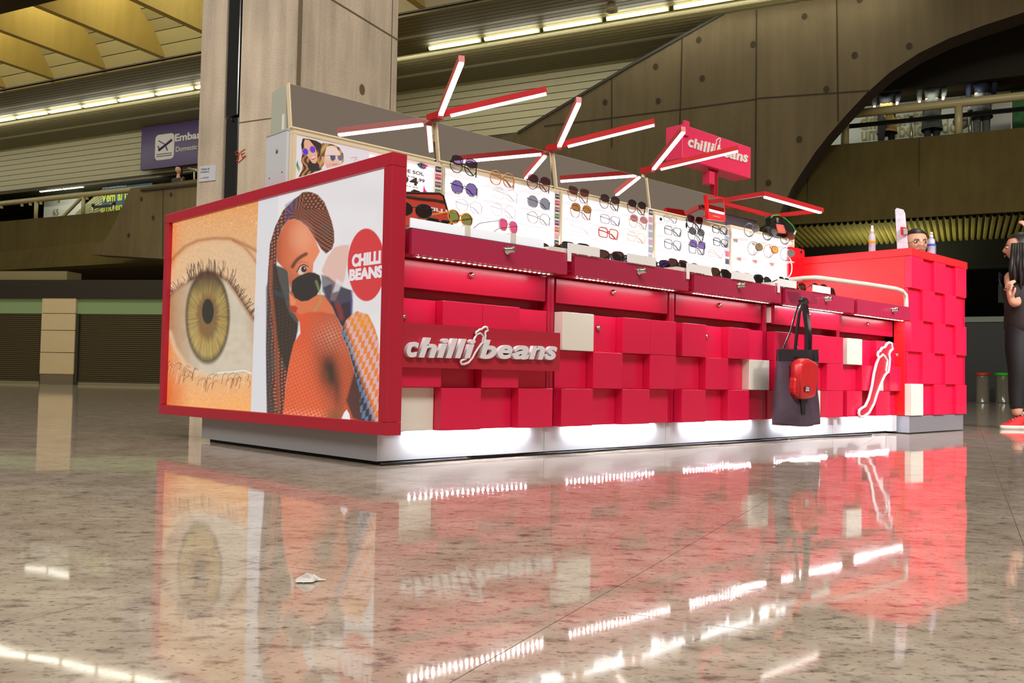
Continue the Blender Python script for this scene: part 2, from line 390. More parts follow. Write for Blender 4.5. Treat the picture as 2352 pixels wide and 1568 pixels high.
# ================================================================ ARCHED STAIR WALL
arc = [(1.403,3.412), (1.293,3.653), (1.151,3.956), (0.9796,4.221), (0.7319,4.592), (0.4791,4.909), (0.1765,5.249), (-0.1589,5.595), (-0.5618,5.934), (-1.028,6.209), (-1.517,6.403), (-2.061,6.551), (-2.667,6.681)]
arc += [(-4.5, 6.85), (-7, 6.95)]
top = [(-7, 14.0), (-1.5, 10.4), (2.038,7.69), (4.338,6.761), (5.381,6.296), (6.885,5.626), (7.305,5.535), (16.161,5.342), (18.632,5.29)]
lft = [(18.788,5.062), (19.225,4.333), (19.450,4.044), (19.646,3.836), (19.922,3.801), (20.171,3.544), (17.300,3.302)]
bot = [(8.0, 3.05), (5.0, 3.0), (2.2, 3.0)]
poly = arc+top+lft+bot
m_ = MB(H); k = len(poly)
bm_f = [tuple(range(k)), tuple(range(k, 2*k))[::-1]]+[(j, (j+1) % k, k+(j+1) % k, k+j) for j in range(k)]
m_.add([(u, 15.0, z) for u, z in poly]+[(u, 15.6, z) for u, z in poly], bm_f)
m_.mi[2:] = [0]*k
for j in range(2, 2+len(arc)): m_.mi[j] = 1
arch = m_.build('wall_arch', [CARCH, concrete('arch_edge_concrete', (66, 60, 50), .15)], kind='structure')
# formwork joints and tie holes
def on_arch(b, x0, z0, x1, z1, w=.014):
    d = Vector((x1-x0, z1-z0)); d.normalize(); nx, nz = -d.y*w, d.x*w
    b.add([(x0-nx, 14.993, z0-nz), (x1-nx, 14.993, z1-nz), (x1+nx, 14.993, z1+nz), (x0+nx, 14.993, z0+nz)], [(0,1,2,3)])
JD = concrete('joint_dark', (52, 46, 32), .1)  # dark concrete tone for the joints and tie holes
def jl(a, c):
    b = MB(H); on_arch(b, *a, *c); b.build('formwork_joint', JD, arch)
jl((4.758,6.555), (4.736,5.058)); jl((3.28,7.151), (3.316,4.835)); jl((1.822,7.653), (1.819,3.94)); jl((0.3588,7.405), (0.3274,5.12)); jl((17.407,5.279), (17.334,3.349))
jl((6.267,5.674), (3.326,5.692)); jl((3.326,5.692), (1.808,5.72)); jl((1.792,5.734), (-0.2328,5.634))
hb = []
for i, q in enumerate([(4.893,6.027), (3.758,5.918), (2.945,7.04), (2.867,6.263), (1.882,6.796), (0.9323,7.187), (0.5363,5.754), (0.04445,6.323), (-0.871,6.358), (1.015,4.865), (1.576,4.088), (3.821,6.628), (-0.04262,7.337), (18.202,4.961), (17.108,4.999), (18.635,4), (17.736,4.422)]):
    MB(H).add([(q[0]+.055*cos(t*pi/5), 14.99, q[1]+.065*sin(t*pi/5)) for t in range(10)], [tuple(range(10))]).build('tie_hole', JD, arch)
MB(H).add([(8.1, 14.8, 5.25)]+[], []) 
cap = [(2.038,7.69), (4.338,6.761), (5.381,6.296), (6.885,5.626)]
cc = [(-1.5, 10.4)]+cap
m_ = MB(H)
for (a, z), (a2, z2) in zip(cc[:-1], cc[1:]):
    m_.add([(a, 14.97, z), (a2, 14.97, z2), (a2, 14.97, z2-.06), (a, 14.97, z-.06), (a, 15.62, z), (a2, 15.62, z2), (a2, 15.62, z2-.06), (a, 15.62, z-.06)], [(0,1,2,3), (7,6,5,4), (0,4,5,1), (2,6,7,3)])
m_.build('coping', mat('coping_dark', (34, 30, 18), .7), arch)
b = MB(H).box(7.5, 18.2, 14.94, 15.66, 5.17, 5.23); b.build('coping', mat('coping_dark', (34, 30, 18), .7), arch)
# little folding barrier on the landing
e = thing('stair_barrier', H(15.2, 15.3, 5.25), 'steel folding barrier on the stair landing beside the column', 'barrier')
STL = mat('brushed_steel', (150, 146, 120), .3, metal=.7)
MB().tube([H(16.9, 15.2, 5.62), H(14.2, 15.2, 5.62)], .03).build('top_rail', STL, e)
MB().tube([H(16.3, 15.2, 5.3), H(14.4, 15.2, 5.3)], .03).build('lower_rail', STL, e)
for u in (16.5, 14.5): MB().tube([H(u, 15.2, 5.2), H(u, 15.2, 5.62)], .03).build('post', STL, e)
MB().tube([H(16.4, 14.9, 5.62), H(15.5, 14.3, 5.36)], .035).build('swing_arm', STL, e)

# ================================================================ UNDERSIDE, CORRUGATED CEILING, DARK SHOPS
COR = concrete('corrugated_sheet', (128, 120, 62), .25)
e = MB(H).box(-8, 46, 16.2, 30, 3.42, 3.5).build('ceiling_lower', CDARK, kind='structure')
for k in range(64):
    u = -4.6+.11*k
    MB(H).add([(u, 15.8, 3.4), (u+.03, 15.8, 3.34), (u+.07, 15.8, 3.34), (u+.1, 15.8, 3.4), (u, 18.6, 3.4), (u+.03, 18.6, 3.34), (u+.07, 18.6, 3.34), (u+.1, 18.6, 3.4)],
        [(0,1,5,4), (1,2,6,5), (2,3,7,6)]).build('corrugated_rib', COR, e)
area('shop_ceiling_lamp', H(-.6, 17.4, 2.4), H(-.6, 17.4, 3.4), 1.6, 1.0, 40, (1.0, .95, .55))
MB(H).box(-8, 12, 18.6, 18.8, 2.75, 3.42).build('wall_drop', mat('shop_dark', (14, 16, 10), .8), kind='structure')
MB(H).box(-12, 46, 23.6, 24.0, 0, 3.42).build('wall_back', mat('shop_black', (10, 11, 10), .7), kind='structure')  # shop walls coloured near black in place of the shade back there
MB(H).box(-12, -11.7, 14, 24, 0, 3.42).build('wall_right', mat('shop_black', (10, 11, 10), .7), kind='structure')
e = thing('shop_counter', H(-3.5, 18.5, 0), 'dark shop counter with a pale top edge behind the person', 'counter')
MB(H).box(-9, -1.0, 18.4, 18.9, 0, 1.62).build('front', mat('counter_dark', (18, 24, 18), .5), e)
MB(H).box(-9, -1.0, 18.36, 18.95, 1.62, 1.73).build('top', mat('counter_edge', (120, 136, 120), .5), e)
MB(H).box(-3.4, -2.4, 19.5, 19.56, 2.1, 2.5).build('menu_board', mat('menu_grey', (44, 52, 46), .6), label='grey blank board in the dark shop behind the red counter', cat='board')
# glass drums with coloured lids
def drum(xy, h, r, lidc, label):
    e = thing('glass_drum', (xy[0], xy[1], 0), label, 'container')
    q = MB(); q.lathe([(r, .0), (r, .02), (r*.97, .03), (r*.97, h-.04), (r, h-.03), (r, h-.02)], (xy[0], xy[1], 0), 20)
    q.build('body', mat('drum_glass', (120, 118, 104), .12, spec=.8, alpha=.75), e)
    q = MB(); q.lathe([(r*1.05, h-.03), (r*1.1, h-.02), (r*1.1, h+.02), (r*.9, h+.03)], (xy[0], xy[1], 0), 20)
    q.build('lid', mat('lid_'+lidc[0], lidc[1], .5), e)
    for s_ in (-1, 1):
        MB().box(xy[0]+s_*r*.35-.02, xy[0]+s_*r*.35+.02, xy[1]-.02, xy[1]+.02, .04, h-.12).build('packet', mat('packet_'+('a' if s_ > 0 else 'b'), (110, 40, 30) if s_ > 0 else (60, 56, 92), .6), e)
drum((16.45, 3.80), .54, .118, ('red', (170, 40, 22)), 'tall clear drum with a red lid on the floor of the dark shop')
drum((17.15, 3.67), .55, .135, ('green', (40, 170, 20)), 'tall clear drum with a green lid on the floor of the dark shop')
drum((17.9, 3.5), .55, .13, ('blue', (30, 90, 130)), 'tall clear drum with a blue lid half hidden behind the legs')

# ================================================================ LEFT SHOP FRONT WITH SHUTTERS
AS = rad(127.0); SB = Vector((cos(AS), sin(AS), 0)); SN = Vector((sin(AS), -cos(AS), 0))
def SH(u, n, z): return SB*u+SN*n+Vector((0, 0, z))
n0 = 14.25
PIER = mat('pier_stone', (176, 160, 126), .6, noise=.06)
MB(SH).box(11.32, 16, n0+.02, n0+.5, 2.17, 2.36).build('trim_2', mat('grey_fascia', (112, 104, 72), .7), kind='structure')
MB(SH).box(3, 16, n0-.05, n0+.4, 1.79, 2.17).build('trim_3', mat('black_fascia', (32, 26, 18), .5), kind='structure')
MB(SH).box(3, 16, n0+.02, n0+.3, 1.47, 1.79).build('trim_4', mat('green_glass_band', (116, 140, 100), .3), kind='structure')
MB(SH).box(3, 16, n0+.3, n0+.6, 0, 2.2).build('wall_left', mat('shop_black', (10, 11, 10), .7), kind='structure')
pier = thing('stone_pier', SH(11.43, n0, 0), 'beige stone clad pier between the two roller shutters', 'pier')
for z0, z1 in ((.22, .66), (.668, 1.12), (1.128, 1.47), (1.478, 1.79)):
    MB(SH).box(11.05, 11.82, n0-.04, n0+.3, z0, z1-.004).build('stone_panel', PIER, pier)
MB(SH).box(11.06, 11.81, n0-.03, n0+.3, 0, .218).build('base_panel', mat('pier_base', (96, 88, 70), .5), pier)
SHU = mat('shutter_steel', (78, 70, 48), .45, metal=.2)
for u0, u1, lb in ((11.86, 16, 'brown steel roller shutter left of the stone pier'), (3, 10.98, 'brown steel roller shutter right of the stone pier')):
    e = thing('roller_shutter', SH((u0+u1)/2, n0, 0), lb, 'shutter')
    for k in range(34):
        z = .06+k*.0415
        MB(SH).add([(u0, n0+.05, z), (u1, n0+.05, z), (u1, n0+.03, z+.012), (u0, n0+.03, z+.012), (u1, n0+.03, z+.030), (u0, n0+.03, z+.030), (u1, n0+.05, z+.04), (u0, n0+.05, z+.04)],
            [(0,1,2,3), (3,2,4,5), (5,4,6,7)]).build('slat', SHU, e)
    MB(SH).box(u0, u1, n0+.01, n0+.06, 0, .06).build('bottom_bar', STL, e)
MB(SH).box(10.98, 11.04, n0-.02, n0+.1, 0, 1.47).build('trim_6', mat('shutter_guide', (40, 40, 30), .4), kind='structure')

# ================================================================ MEZZANINE BACKDROP (left)
BLU = mat('banner_blue', (24, 70, 104), .5); BOARDW = mat('hoarding_white', (188, 192, 178), .6)
MB(H).box(12, 46, 19.8, 20, 4.95, 6.1).build('wall_mezzanine_back', mat('mezz_dark', (16, 18, 16), .8), kind='structure')
ha = [(25.553,6.119),(23.747,6.057)]
b = MB(H).box(ha[1][0], ha[0][0], 17.5, 17.55, 4.95, 6.04)
b.build('hoarding', BOARDW, label='pale grey hoarding panel standing on the left mezzanine', cat='panel')
hb_ = [(25.081,5.564),(24.815,5.36)]
put_text('number_plate', '65', (hb_[0][0], hb_[1][0], hb_[1][1], hb_[0][1]), lambda a, c, h: H(a, 17.49-h, c), mat('plate_ink', (120, 120, 90), .6), None, .004)
tag(bpy.data.objects['number_plate'], 'number 65 marked on the pale hoarding panel', 'number')
q = MB(H); ca = [(23.728,6.102),(22.605,6.087)]
for k in range(12):
    q.grid(lambda a, c, k=k: (ca[1][0]+(ca[0][0]-ca[1][0])*a*1.1, 17.45-.10*sin(pi*c), 4.98+(k+c)*.09*(.35+.65*(1-a))), 6, 4)
q.build('tent_canopy', mat('canopy_white', (182, 184, 140), .6), label='pleated cream canopy cloth on the left mezzanine', cat='canopy')
e = thing('event_banner', H(20.8, 17.3, 4.95), 'blue banner with yellow lettering on the left mezzanine', 'banner')
ea = [(22.544,6.136),(20.383,6.168)]
MB(H).box(ea[1][0], ea[0][0], 17.3, 17.34, 4.95, 6.04).build('cloth', BLU, e)
YEL = mat('banner_yellow', (186, 196, 50), .6); WTX = mat('banner_white', (168, 178, 180), .6)
def ban(s_, P, m): put_text('lettering', s_, (P[0][0], P[1][0], P[1][1], P[0][1]), lambda a, c, h: H(a, 17.29-h, c), m, e, .004, .03, 0, 1, 1)
ban('Vem aí um', [(22.559,5.887),(21.123,5.578)], YEL); ban('ambiente', [(22.579,5.529),(21.334,5.282)], YEL); ban('feito p', [(22.567,5.294),(21.628,5.084)], YEL); ban('ACULARES', [(22.531,6.119),(21.484,6.011)], WTX)
def stanchion(u, n, label, h=.75):
    e = thing('queue_post', H(u, n, 4.95), label, 'queue post')
    MB().tube([H(u, n, 4.97), H(u, n, 4.95+h)], .035, 8).build('pole', STL, e)
    q = MB(); q.lathe([(.18, 4.95), (.18, 4.97), (.03, 5.0)], tuple(H(u, n, 0)), 14); q.build('base', STL, e)
    MB().tube([H(u, n, 4.9+h), H(u, n, 4.99+h)], .05, 8).build('head', BLK, e); return e
st_ = [(22.574,5.463),(21.649,5.467)]
stanchion(st_[0][0], 17.0, 'steel queue post left of the blue banner', .5); stanchion(st_[1][0], 17.0, 'steel queue post in front of the blue banner', .5)
MB(H).box(st_[1][0], st_[0][0], 16.98, 17.01, 5.34, 5.42).build('belt', BLK, label='black queue belt in front of the blue banner', cat='belt')
# Embarque sign
e = thing('departures_sign', H(18.9, 16.5, 6.2), 'purple hanging sign with a take-off plane and white words', 'sign')
PUR = mat('sign_purple', (58, 34, 86), .4); SW = mat('sign_white', (205, 200, 190), .5)
MB(H).box(15.0, 20.0, 16.5, 16.62, 6.22, 7.52).build('panel', PUR, e)
def on_sign(a, c, h): return H(a, 16.497-h, c)
ic = MB(); pts_ = rrect(18.66, 19.42, 6.45, 7.2, .13)
ic.add([on_sign(a, c, .0) for a, c in pts_], [tuple(range(len(pts_)))]); ic.build('icon_plate', SW, e)
pl = [(19.3, 6.83), (19.2, 6.83), (19.13, 6.88), (18.98, 6.93), (19.22, 7.03), (19.3, 7.05), (19.12, 6.985), (18.8, 7.02), (18.76, 7.06), (18.73, 7.04), (18.78, 6.96), (18.92, 6.9), (19.05, 6.77), (19.1, 6.77), (18.99, 6.90)]
ic = MB()
ic.tube([on_sign(19.26, 6.74, .004), on_sign(18.75, 7.0, .004)], .035, 6); ic.tube([on_sign(19.0, 6.88, .004), on_sign(19.28, 7.02, .004)], .022, 4); ic.tube([on_sign(19.0, 6.86, .004), on_sign(18.92, 6.70, .004)], .022, 4)
ic.tube([on_sign(19.24, 6.76, .004), on_sign(19.3, 6.87, .004)], .02, 4)
for z in (6.56, 6.62): ic.tube([on_sign(19.35, z, .004), on_sign(18.75, z, .004)], .014, 4)
ic.build('plane_icon', PUR, e)
em = [(18.634,7.15),(18.623,6.896),(17.048,7.086),(18.583,6.778),(18.574,6.587),(16.693,6.681)]
put_text('lettering', 'Embarque', (em[0][0], em[2][0], em[1][1]-.03, em[0][1]), on_sign, SW, e, .004, .03, 0, 1, 1)
put_text('lettering', 'Domestic Departures', (em[3][0], em[5][0], em[4][1], em[3][1]), on_sign, SW, e, .004, .008, 0, 1, 1)
# right mezzanine hoarding
e = thing('hoarding', H(-.5, 17.9, 4.95), 'white hoarding with gold lettering on the right mezzanine', 'panel')
rh = (-2.587,5.911)
MB(H).box(rh[0], 4, 17.9, 17.95, 4.95, 6.19).build('board', BOARDW, e)
GLD = mat('hoarding_gold', (150, 140, 70), .6)
def hrd(s_, P): put_text('lettering', s_, (P[0][0], P[1][0], P[1][1], P[0][1]), lambda a, c, h: H(a, 17.89-h, c), GLD, e, .004, .008, 0, 1, 1)
hrd('quer restaurado', [(0.2311,6.165),(-1.915,5.988)]); hrd('diferente', [(0.2307,6.034),(-1.074,5.688)]); hrd('uma obelcinado', [(0.204,5.751),(-1.638,5.457)])
q = MB(H).box(-6, rh[0]-.02, 17.88, 17.93, 4.95, 6.19)
q.build('green_wall', mat('leaf_print', (46, 110, 50), .7, noise=.7, nscale=9), label='leafy green printed panel at the far right of the mezzanine', cat='panel')
area('mezz_lamp', H(0, 16.95, 6.0), H(0, 17.9, 5.3), 4, .1, 16, (1, 1, .9)); area('mezz_lamp', H(22, 16.7, 6.0), H(22, 17.5, 5.3), 5, .1, 16, (1, 1, .85))
q1_ = [(0.467,5.454),(-0.817,5.58),(-1.854,5.591)]
for u, lb in ((q1_[0][0], 'steel queue post nearest the arch edge'), (q1_[1][0], 'steel queue post between the walkers'), (q1_[2][0], 'steel queue post right of the cream rail post')): stanchion(u, 16.9, lb, .62)
MB(H).box(-6, q1_[0][0], 16.84, 16.86, 5.47, 5.56).build('belt', mat('belt_green', (30, 40, 34), .7), label='dark queue belt strung along the right mezzanine', cat='belt')
q = MB(H); q.box(.72, .82, 17.0, 17.05, 5.0, 5.42); q.build('light_box_small', emat('small_glow', (230, 235, 200), .9), label='small tilted lit panel near the arch edge', cat='light')

# ================================================================ COLUMN
u0, u1, nn0, nn1 = 4.148, 5.46, 4.50, 6.22
g0, g1, gd = 4.905, 5.115, .09
m_ = MB(H); pl_ = [(u0+.03, nn0), (g0, nn0), (g0, nn0+gd), (g1, nn0+gd), (g1, nn0), (u1, nn0), (u1, nn1), (u0, nn1), (u0, nn1-.2), (u0, nn0+.03)]
k = len(pl_)
m_.add([(a, c, 0) for a, c in pl_]+[(a, c, 12) for a, c in pl_], [tuple(range(k))[::-1], tuple(range(k, 2*k))]+[(j, (j+1) % k, k+(j+1) % k, k+j) for j in range(k)])
colm = m_.build('concrete_column', CCOL, label='massive raw concrete column behind the kiosk', cat='column')
CJ = concrete('column_joint', (112, 98, 78), .2)
MB(H).box(u0-.003, u0+.002, nn0+.0, nn1, 4.19, 4.21).build('pour_joint', CJ, colm)
MB(H).box(u0+.02, g0, nn0-.003, nn0+.002, 2.855, 2.866).build('pour_joint', CJ, colm)
MB(H).box(u0-.002, u0+.002, nn1-.13, nn1-.115, 0, 12).build('pour_joint', CJ, colm)
MB(H).box(u0-.012, u0+.05, nn0+.0, nn0+.012, 0, 12).build('corner_fin', CJ, colm)
MB(H).add([(u0-.004, 5.55+.05*cos(t), 3.42+.06*sin(t)) for t in [i*pi/6 for i in range(12)]], [tuple(range(12))]).build('tie_hole', CJ, colm)
e = thing('black_downpipe', H(5.0, nn0+.03, 0), 'glossy black steel duct let into the concrete column', 'pipe')
PIPE = mat('black_gloss_paint', (14, 22, 22), .16, spec=.8, bump=.12, bscale=3.5)
MB(H).box(4.925, 5.095, nn0+.01, nn0+gd, 0, 2.93).build('lower_duct', PIPE, e, bevel=.008)
MB(H).box(4.93, 5.09, nn0-.005, nn0+gd, 2.945, 12).build('upper_duct', PIPE, e, bevel=.008)
q = MB(); q.lathe([(.02, -.012), (.02, 0)], tuple(H(5.005, nn0-.0, 2.90)), 12, 'y'); q.build('bolt_hole', BLK, e)
e = thing('phone_notice', H(5.33, nn0, 2.3), 'small white emergency telephone notice on the column', 'sign')
pa, pb = (5.419,2.451), (5.194,2.29)
MB(H).box(pb[0], pa[0], 4.485, 4.499, pb[1], pa[1]).build('plate', mat('notice_white', (200, 204, 212), .5), e)
INK = mat('notice_ink', (40, 46, 90), .6)
W_ = pa[0]-pb[0]
fz = lambda a, c, h: H(a, 4.4845-h, c)
put_text('lettering', 'Telefone de', (pa[0]-.02, pa[0]-.62*W_, pa[1]-.045, pa[1]-.02), fz, INK, e, .0005)
put_text('lettering', 'Emergência', (pa[0]-.02, pa[0]-.62*W_, pa[1]-.078, pa[1]-.052), fz, INK, e, .0005)
put_text('lettering', '(11) 3030.2020', (pa[0]-.02, pa[0]-.6*W_, pa[1]-.135, pa[1]-.118), fz, INK, e, .0005)
GR = mat('red_crayon', (196, 70, 40), .8)
e = thing('chalk_mark', H(4.85, nn0, 2.6), 'orange hand written 9E marked on the column', 'writing')
p9 = [(4.886,2.543), (4.91,2.568), (4.939,2.557), (4.932,2.53), (4.891,2.535), (4.886,2.543), (4.895,2.481), (4.924,2.466)]
def hp(l): return [H(a, 4.494, c) for a, c in l]
MB().tube(hp(p9), .0045, 4).build('nine', GR, e)
q = MB(); q.tube(hp([(4.812,2.577), (4.869,2.555), (4.843,2.495), (4.798,2.513)]), .0045, 4); q.tube(hp([(4.856,2.527), (4.816,2.541)]), .0045, 4); q.build('letter_e', GR, e)
MB().tube(hp([(4.911,2.438), (4.798,2.504)]), .0045, 4).build('underline', GR, e)
# ================================================================ KIOSK BASE UNITS
def chilli_outline():
    """closed outline of the pepper with stem, unit box, y up (taken from the sign)"""
    z = [(1175,1350),(1180,1320),(1205,1300),(1235,1285),(1270,1210),(1300,1090),(1320,960),(1345,860),(1367,805),(1356,775),(1362,745),(1382,733),(1398,702),(1430,690),(1450,655),(1475,638),(1498,645),(1500,678),(1510,700),(1484,728),(1472,760),(1480,800),(1474,880),(1466,940),(1445,955),(1425,980),(1390,1060),(1350,1160),(1320,1260),(1272,1350),(1220,1385),(1185,1385)]
    return [((a-1175)/335, (1385-c)/747) for a, c in z]
MAUVE = mat('drawer_mauve_reflection', (178, 40, 78), .25, spec=.6, coat=.3)  # mauve of the glossy reflection is put into the base colour
MODX = [.030+.795*k for k in range(5)]          # left edge of every unit
MW = .752
def lock(x, y, z, parent, big=False):
    r = .016 if big else .012
    L_ = .034 if big else .010
    q = MB(); q.lathe([(r, 0), (r, -.006), (r*.72, -.008), (r*.72, -L_), (r*.5, -L_-.004), (r*.2, -L_-.003)], (x, y, z), 14, 'y')
    q.build('lock', CHR, parent)
plinth = thing('kiosk_plinth', (2.0, .7, 0), 'long pale grey plinth carrying the red kiosk, lit white along the front', 'plinth')
xs = [0.0, .80, 1.59, 2.38, 3.17, 3.86]
for a, c in zip(xs[:-1], xs[1:]): MB().box(a+.0012, c-.0012, .018, .03, .014, .112).build('front_panel', WPL, plinth)
MB().box(-.0, .018, .018, 1.33, .014, .112).build('end_panel', mat('plinth_end', (150, 152, 156), .42), plinth)
MB().box(.03, 3.92, .036, 1.31, 0, .10).build('core', BLK, plinth)
MB().box(3.862, 3.93, -.02, .018, .014, .112).build('return_panel', WPL, plinth)
white_tiles = {(0, 2, 0): 1, (1, 0, 0): 1, (2, 1, 3): 1, (3, 2, 2): 1, (4, 0, 0): 1, (4, 1, 2): 1}
# which tiles stand proud: [unit][row][col]
PROUD = [["0101", "1010", "0101"], ["1010", "0101", "1010"], ["1010", "0101", "1010"], ["0101", "1010", "0101"], ["1010", "0101", "1010"]]
PROUD[0] = ["0110", "1010", "0101"]; PROUD[1] = ["1011", "0101", "1010"]; PROUD[2] = ["1010", "0101", "1010"]; PROUD[3] = ["1011", "1001", "0101"]; PROUD[4] = ["1010", "0101", "1010"]
names = ['red kiosk base unit with the brand sign, next to the lit end poster', 'second red kiosk base unit from the poster, one white tile at top left',
         'middle red kiosk base unit with a white tile at the right of its middle row', 'red kiosk base unit behind the hanging tote bag', 'red kiosk base unit with the big pepper emblem beside the tall counter']
units = []
for i, x0 in enumerate(MODX):
    x1 = min(x0+MW, 3.926); xx1 = min(x0+.795, 3.93)
    e = thing('kiosk_base_unit', (x0+.38, .35, .112), names[i], 'cabinet', 'red kiosk base units'); units.append(e)
    b = MB().box(x0-.004, xx1-.006, .05, 1.2, .112, .70); b.build('carcass', DRED, e)
    if i == 0: MB().box(.012, .03, -.03, .05, .112, .70).build('stile', DRED, e)
    MB().box(x1+.004, min(x1+.021, 3.92), -.002, .05, .112, .702).build('stile', DRED, e)
    MB().box(min(x1+.023, 3.92), min(x1+.041, 3.93), -.002, .05, .112, .702).build('stile', DRED, e)
    # tiled door
    d = MB().box(x0+.006, x1-.004, .0, .02, .114, .567).build('door', DRED, e)
    cw = (MW-.006)/4; rows = [(.4155, .566), (.2645, .414), (.114, .2630)]
    for r, (z0, z1) in enumerate(rows):
        for c in range(4):
            a = x0+.002+c*cw; pr = PROUD[i][r][c] == '1'
            w = (i, r, c) in white_tiles
            o = MB().box(a+.0008, a+cw-.0008, -.048 if pr else -.008, -.0005, z0, z1).build('tile', WHT if w else RED, d, bevel=.0012)
            if w: o['label'] = 'white square tile'
    if i == 4:
        pass
    lx = [.075, 1.08, 1.86, 2.63, 3.86][i]; lz = [.50, .515, .515, .50, .49][i]
    lock(lx, -.008 if i in (0,) else -.048 if i in (3, 4) else -.010, lz, d)
    # second drawer under the light
    yo = -.04 if i == 3 else 0.0
    dr = MB().box(x0+.012, x1-.006, yo, yo+.02, .604, .701).build('drawer', DRED, e, bevel=.001)
    lock(x0+.36 if i else .385, yo, [.672, .672, .672, .668, .668][i], dr)
    if i == 3: MB().box(x0+.006, x0+.03, -.02, .3, .612, .69).build('drawer_runner', WHT, e)
    # upper display drawer
    y0 = -.11
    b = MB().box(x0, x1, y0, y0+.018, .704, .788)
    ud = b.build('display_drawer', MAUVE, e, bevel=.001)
    lock([.46, 1.22, 1.98, 2.83, 3.66][i], y0, [.762, .758, .762, .760, .756][i], ud, True)
    MB().box(x0+.005, x1-.005, y0+.019, .05, .706, .722).build('drawer_floor', DRED, e)
    MB().box(x0, x0+.016, y0+.019, .05, .723, .785).build('drawer_side', DRED, e)
    MB().box(x1-.016, x1, y0+.019, .05, .723, .785).build('drawer_side', DRED, e)
    # led tape under the drawer: every diode its own little lens
    tp = MB().box(x0+.04, x1-.04, -.072, -.062, .7025, .7055).build('led_tape', WHT, e)
    n = 26; q = MB()
    for k in range(n):
        xx = x0+.06+k*(MW-.12)/(n-1); q.add([(xx-.0034, -.0705, .7022), (xx+.0034, -.0705, .7022), (xx+.0034, -.0637, .7022), (xx-.0034, -.0637, .7022)], [(0,1,2,3)])
    q.build('diode', LEDM, tp, kind='stuff')
    q = MB()
    for k in range(24):
        xx = x0+.1+k*.56/23; q.add([(xx-.003, .003, .1134), (xx+.003, .003, .1134), (xx+.003, .009, .1134), (xx-.003, .009, .1134)], [(0,1,2,3)])
    q.build('plinth_diode', LEDP, e, kind='stuff')
# brand board on the first door
bd = MB().box((0.02578,0.4754)[0]+.0, .782, -.078, -.05, (0.1682,0.3301)[1], (0.1641,0.4786)[1])
bd.build('name_board', mat('name_board_red', (176, 34, 54), .4), units[0])
FY = -.0785
def fb(a, c, h): return (a, FY-h, c)
def yz(x, y, yy=-.0785): return None
L1 = [(0.02849,0.4135),(0.1342,0.3633)]
B1 = [(0.0805,0.4302),(0.2455,0.3665)]
C1 = [(0.2417,0.4343),(0.3399,0.3676)]
D1 = [(0.3525,0.436),(0.4469,0.3659)]
E1 = [(0.439,0.4223),(0.75,0.3724)]
def lbox(p, q): return (p[0], q[0], q[1], p[1])
tl = [('c', [(0.03024,0.415),(0.08056,0.3632)]), ('h', [(0.08046,0.4317),(0.1587,0.364)]), ('i', [(0.1587,0.4322),(0.2085,0.3654)]), ('l', [(0.1969,0.4338),(0.2495,0.3651)]), ('l', [(0.2378,0.4341),(0.2893,0.3662)]), ('i', [(0.2814,0.4345),(0.3317,0.3674)]),
      ('b', [(0.3525,0.436),(0.434,0.3671)]), ('e', [(0.439,0.4208),(0.512,0.3693)]), ('a', [(0.5151,0.4221),(0.5995,0.37)]), ('n', [(0.5981,0.4237),(0.683,0.3723)]), ('s', [(0.6841,0.4253),(0.75,0.3724)])]
for ch, (p, q) in tl:
    put_text('letter', ch, (p[0], q[0], q[1], p[1]), fb, LETW, units[0], .008, .035, .25, 1, 1)
def pepper(x0, x1, z0, z1, y, parent, w, fill, th=.006, rotfix=0):
    o = chilli_outline(); P = [(x0+a*(x1-x0), z0+c*(z1-z0)) for a, c in o]
    n = len(P); q = MB()
    q.tube([(a, y, c) for a, c in P], w, 6, closed=True)
    q.tube([(x0+a*(x1-x0), y, z0+c*(z1-z0)) for a, c in ((.57,.78),(.64,.80),(.70,.83),(.76,.80),(.80,.77),(.825,.76),(.82,.70),(.79,.62),(.81,.58))], w*.9, 6)
    ob = q.build('pepper_outline', LETW, parent)
    q = MB().prism(P, 'y', y+.001, y+.001+th); q.build('pepper_body', fill, parent)
pa, pb = [(0.2677,0.3459),(0.3928,0.4811)]
pepper(pa[0], pb[0], pa[1], pb[1], -.09, units[0], .0042, mat('name_board_red', (176, 34, 54), .4))
pa, pb = [(3.325,0.1137),(3.775,0.5608)]
pepper(pa[0], pb[0], pa[1], pb[1], -.062, units[4], .0085, mat('pepper_red', (196, 40, 62), .4), .01)

# ================================================================ END LIGHTBOX
e = thing('lightbox', (-.02, .79, .11), 'red framed backlit poster box on the kiosk end showing an eye and a braided woman', 'lightbox')
iz0, iz1, iy0, iy1 = .150, .988, -.055, 1.635
MB().box(-.05, .010, -.10, 1.675, .108, iz0).build('bottom_rail', FRED, e, bevel=.001)
MB().box(-.05, .010, -.10, 1.675, iz1, 1.030).build('top_rail', FRED, e, bevel=.001)
MB().box(-.05, .010, -.10, iy0, iz0+.001, iz1-.001).build('side_rail', FRED, e, bevel=.001)
MB().box(-.05, .010, iy1, 1.675, iz0+.001, iz1-.001).build('side_rail', FRED, e, bevel=.001)
MB().box(-.012, .008, iy0, iy1, iz0, iz1).build('backing', WHT, e)

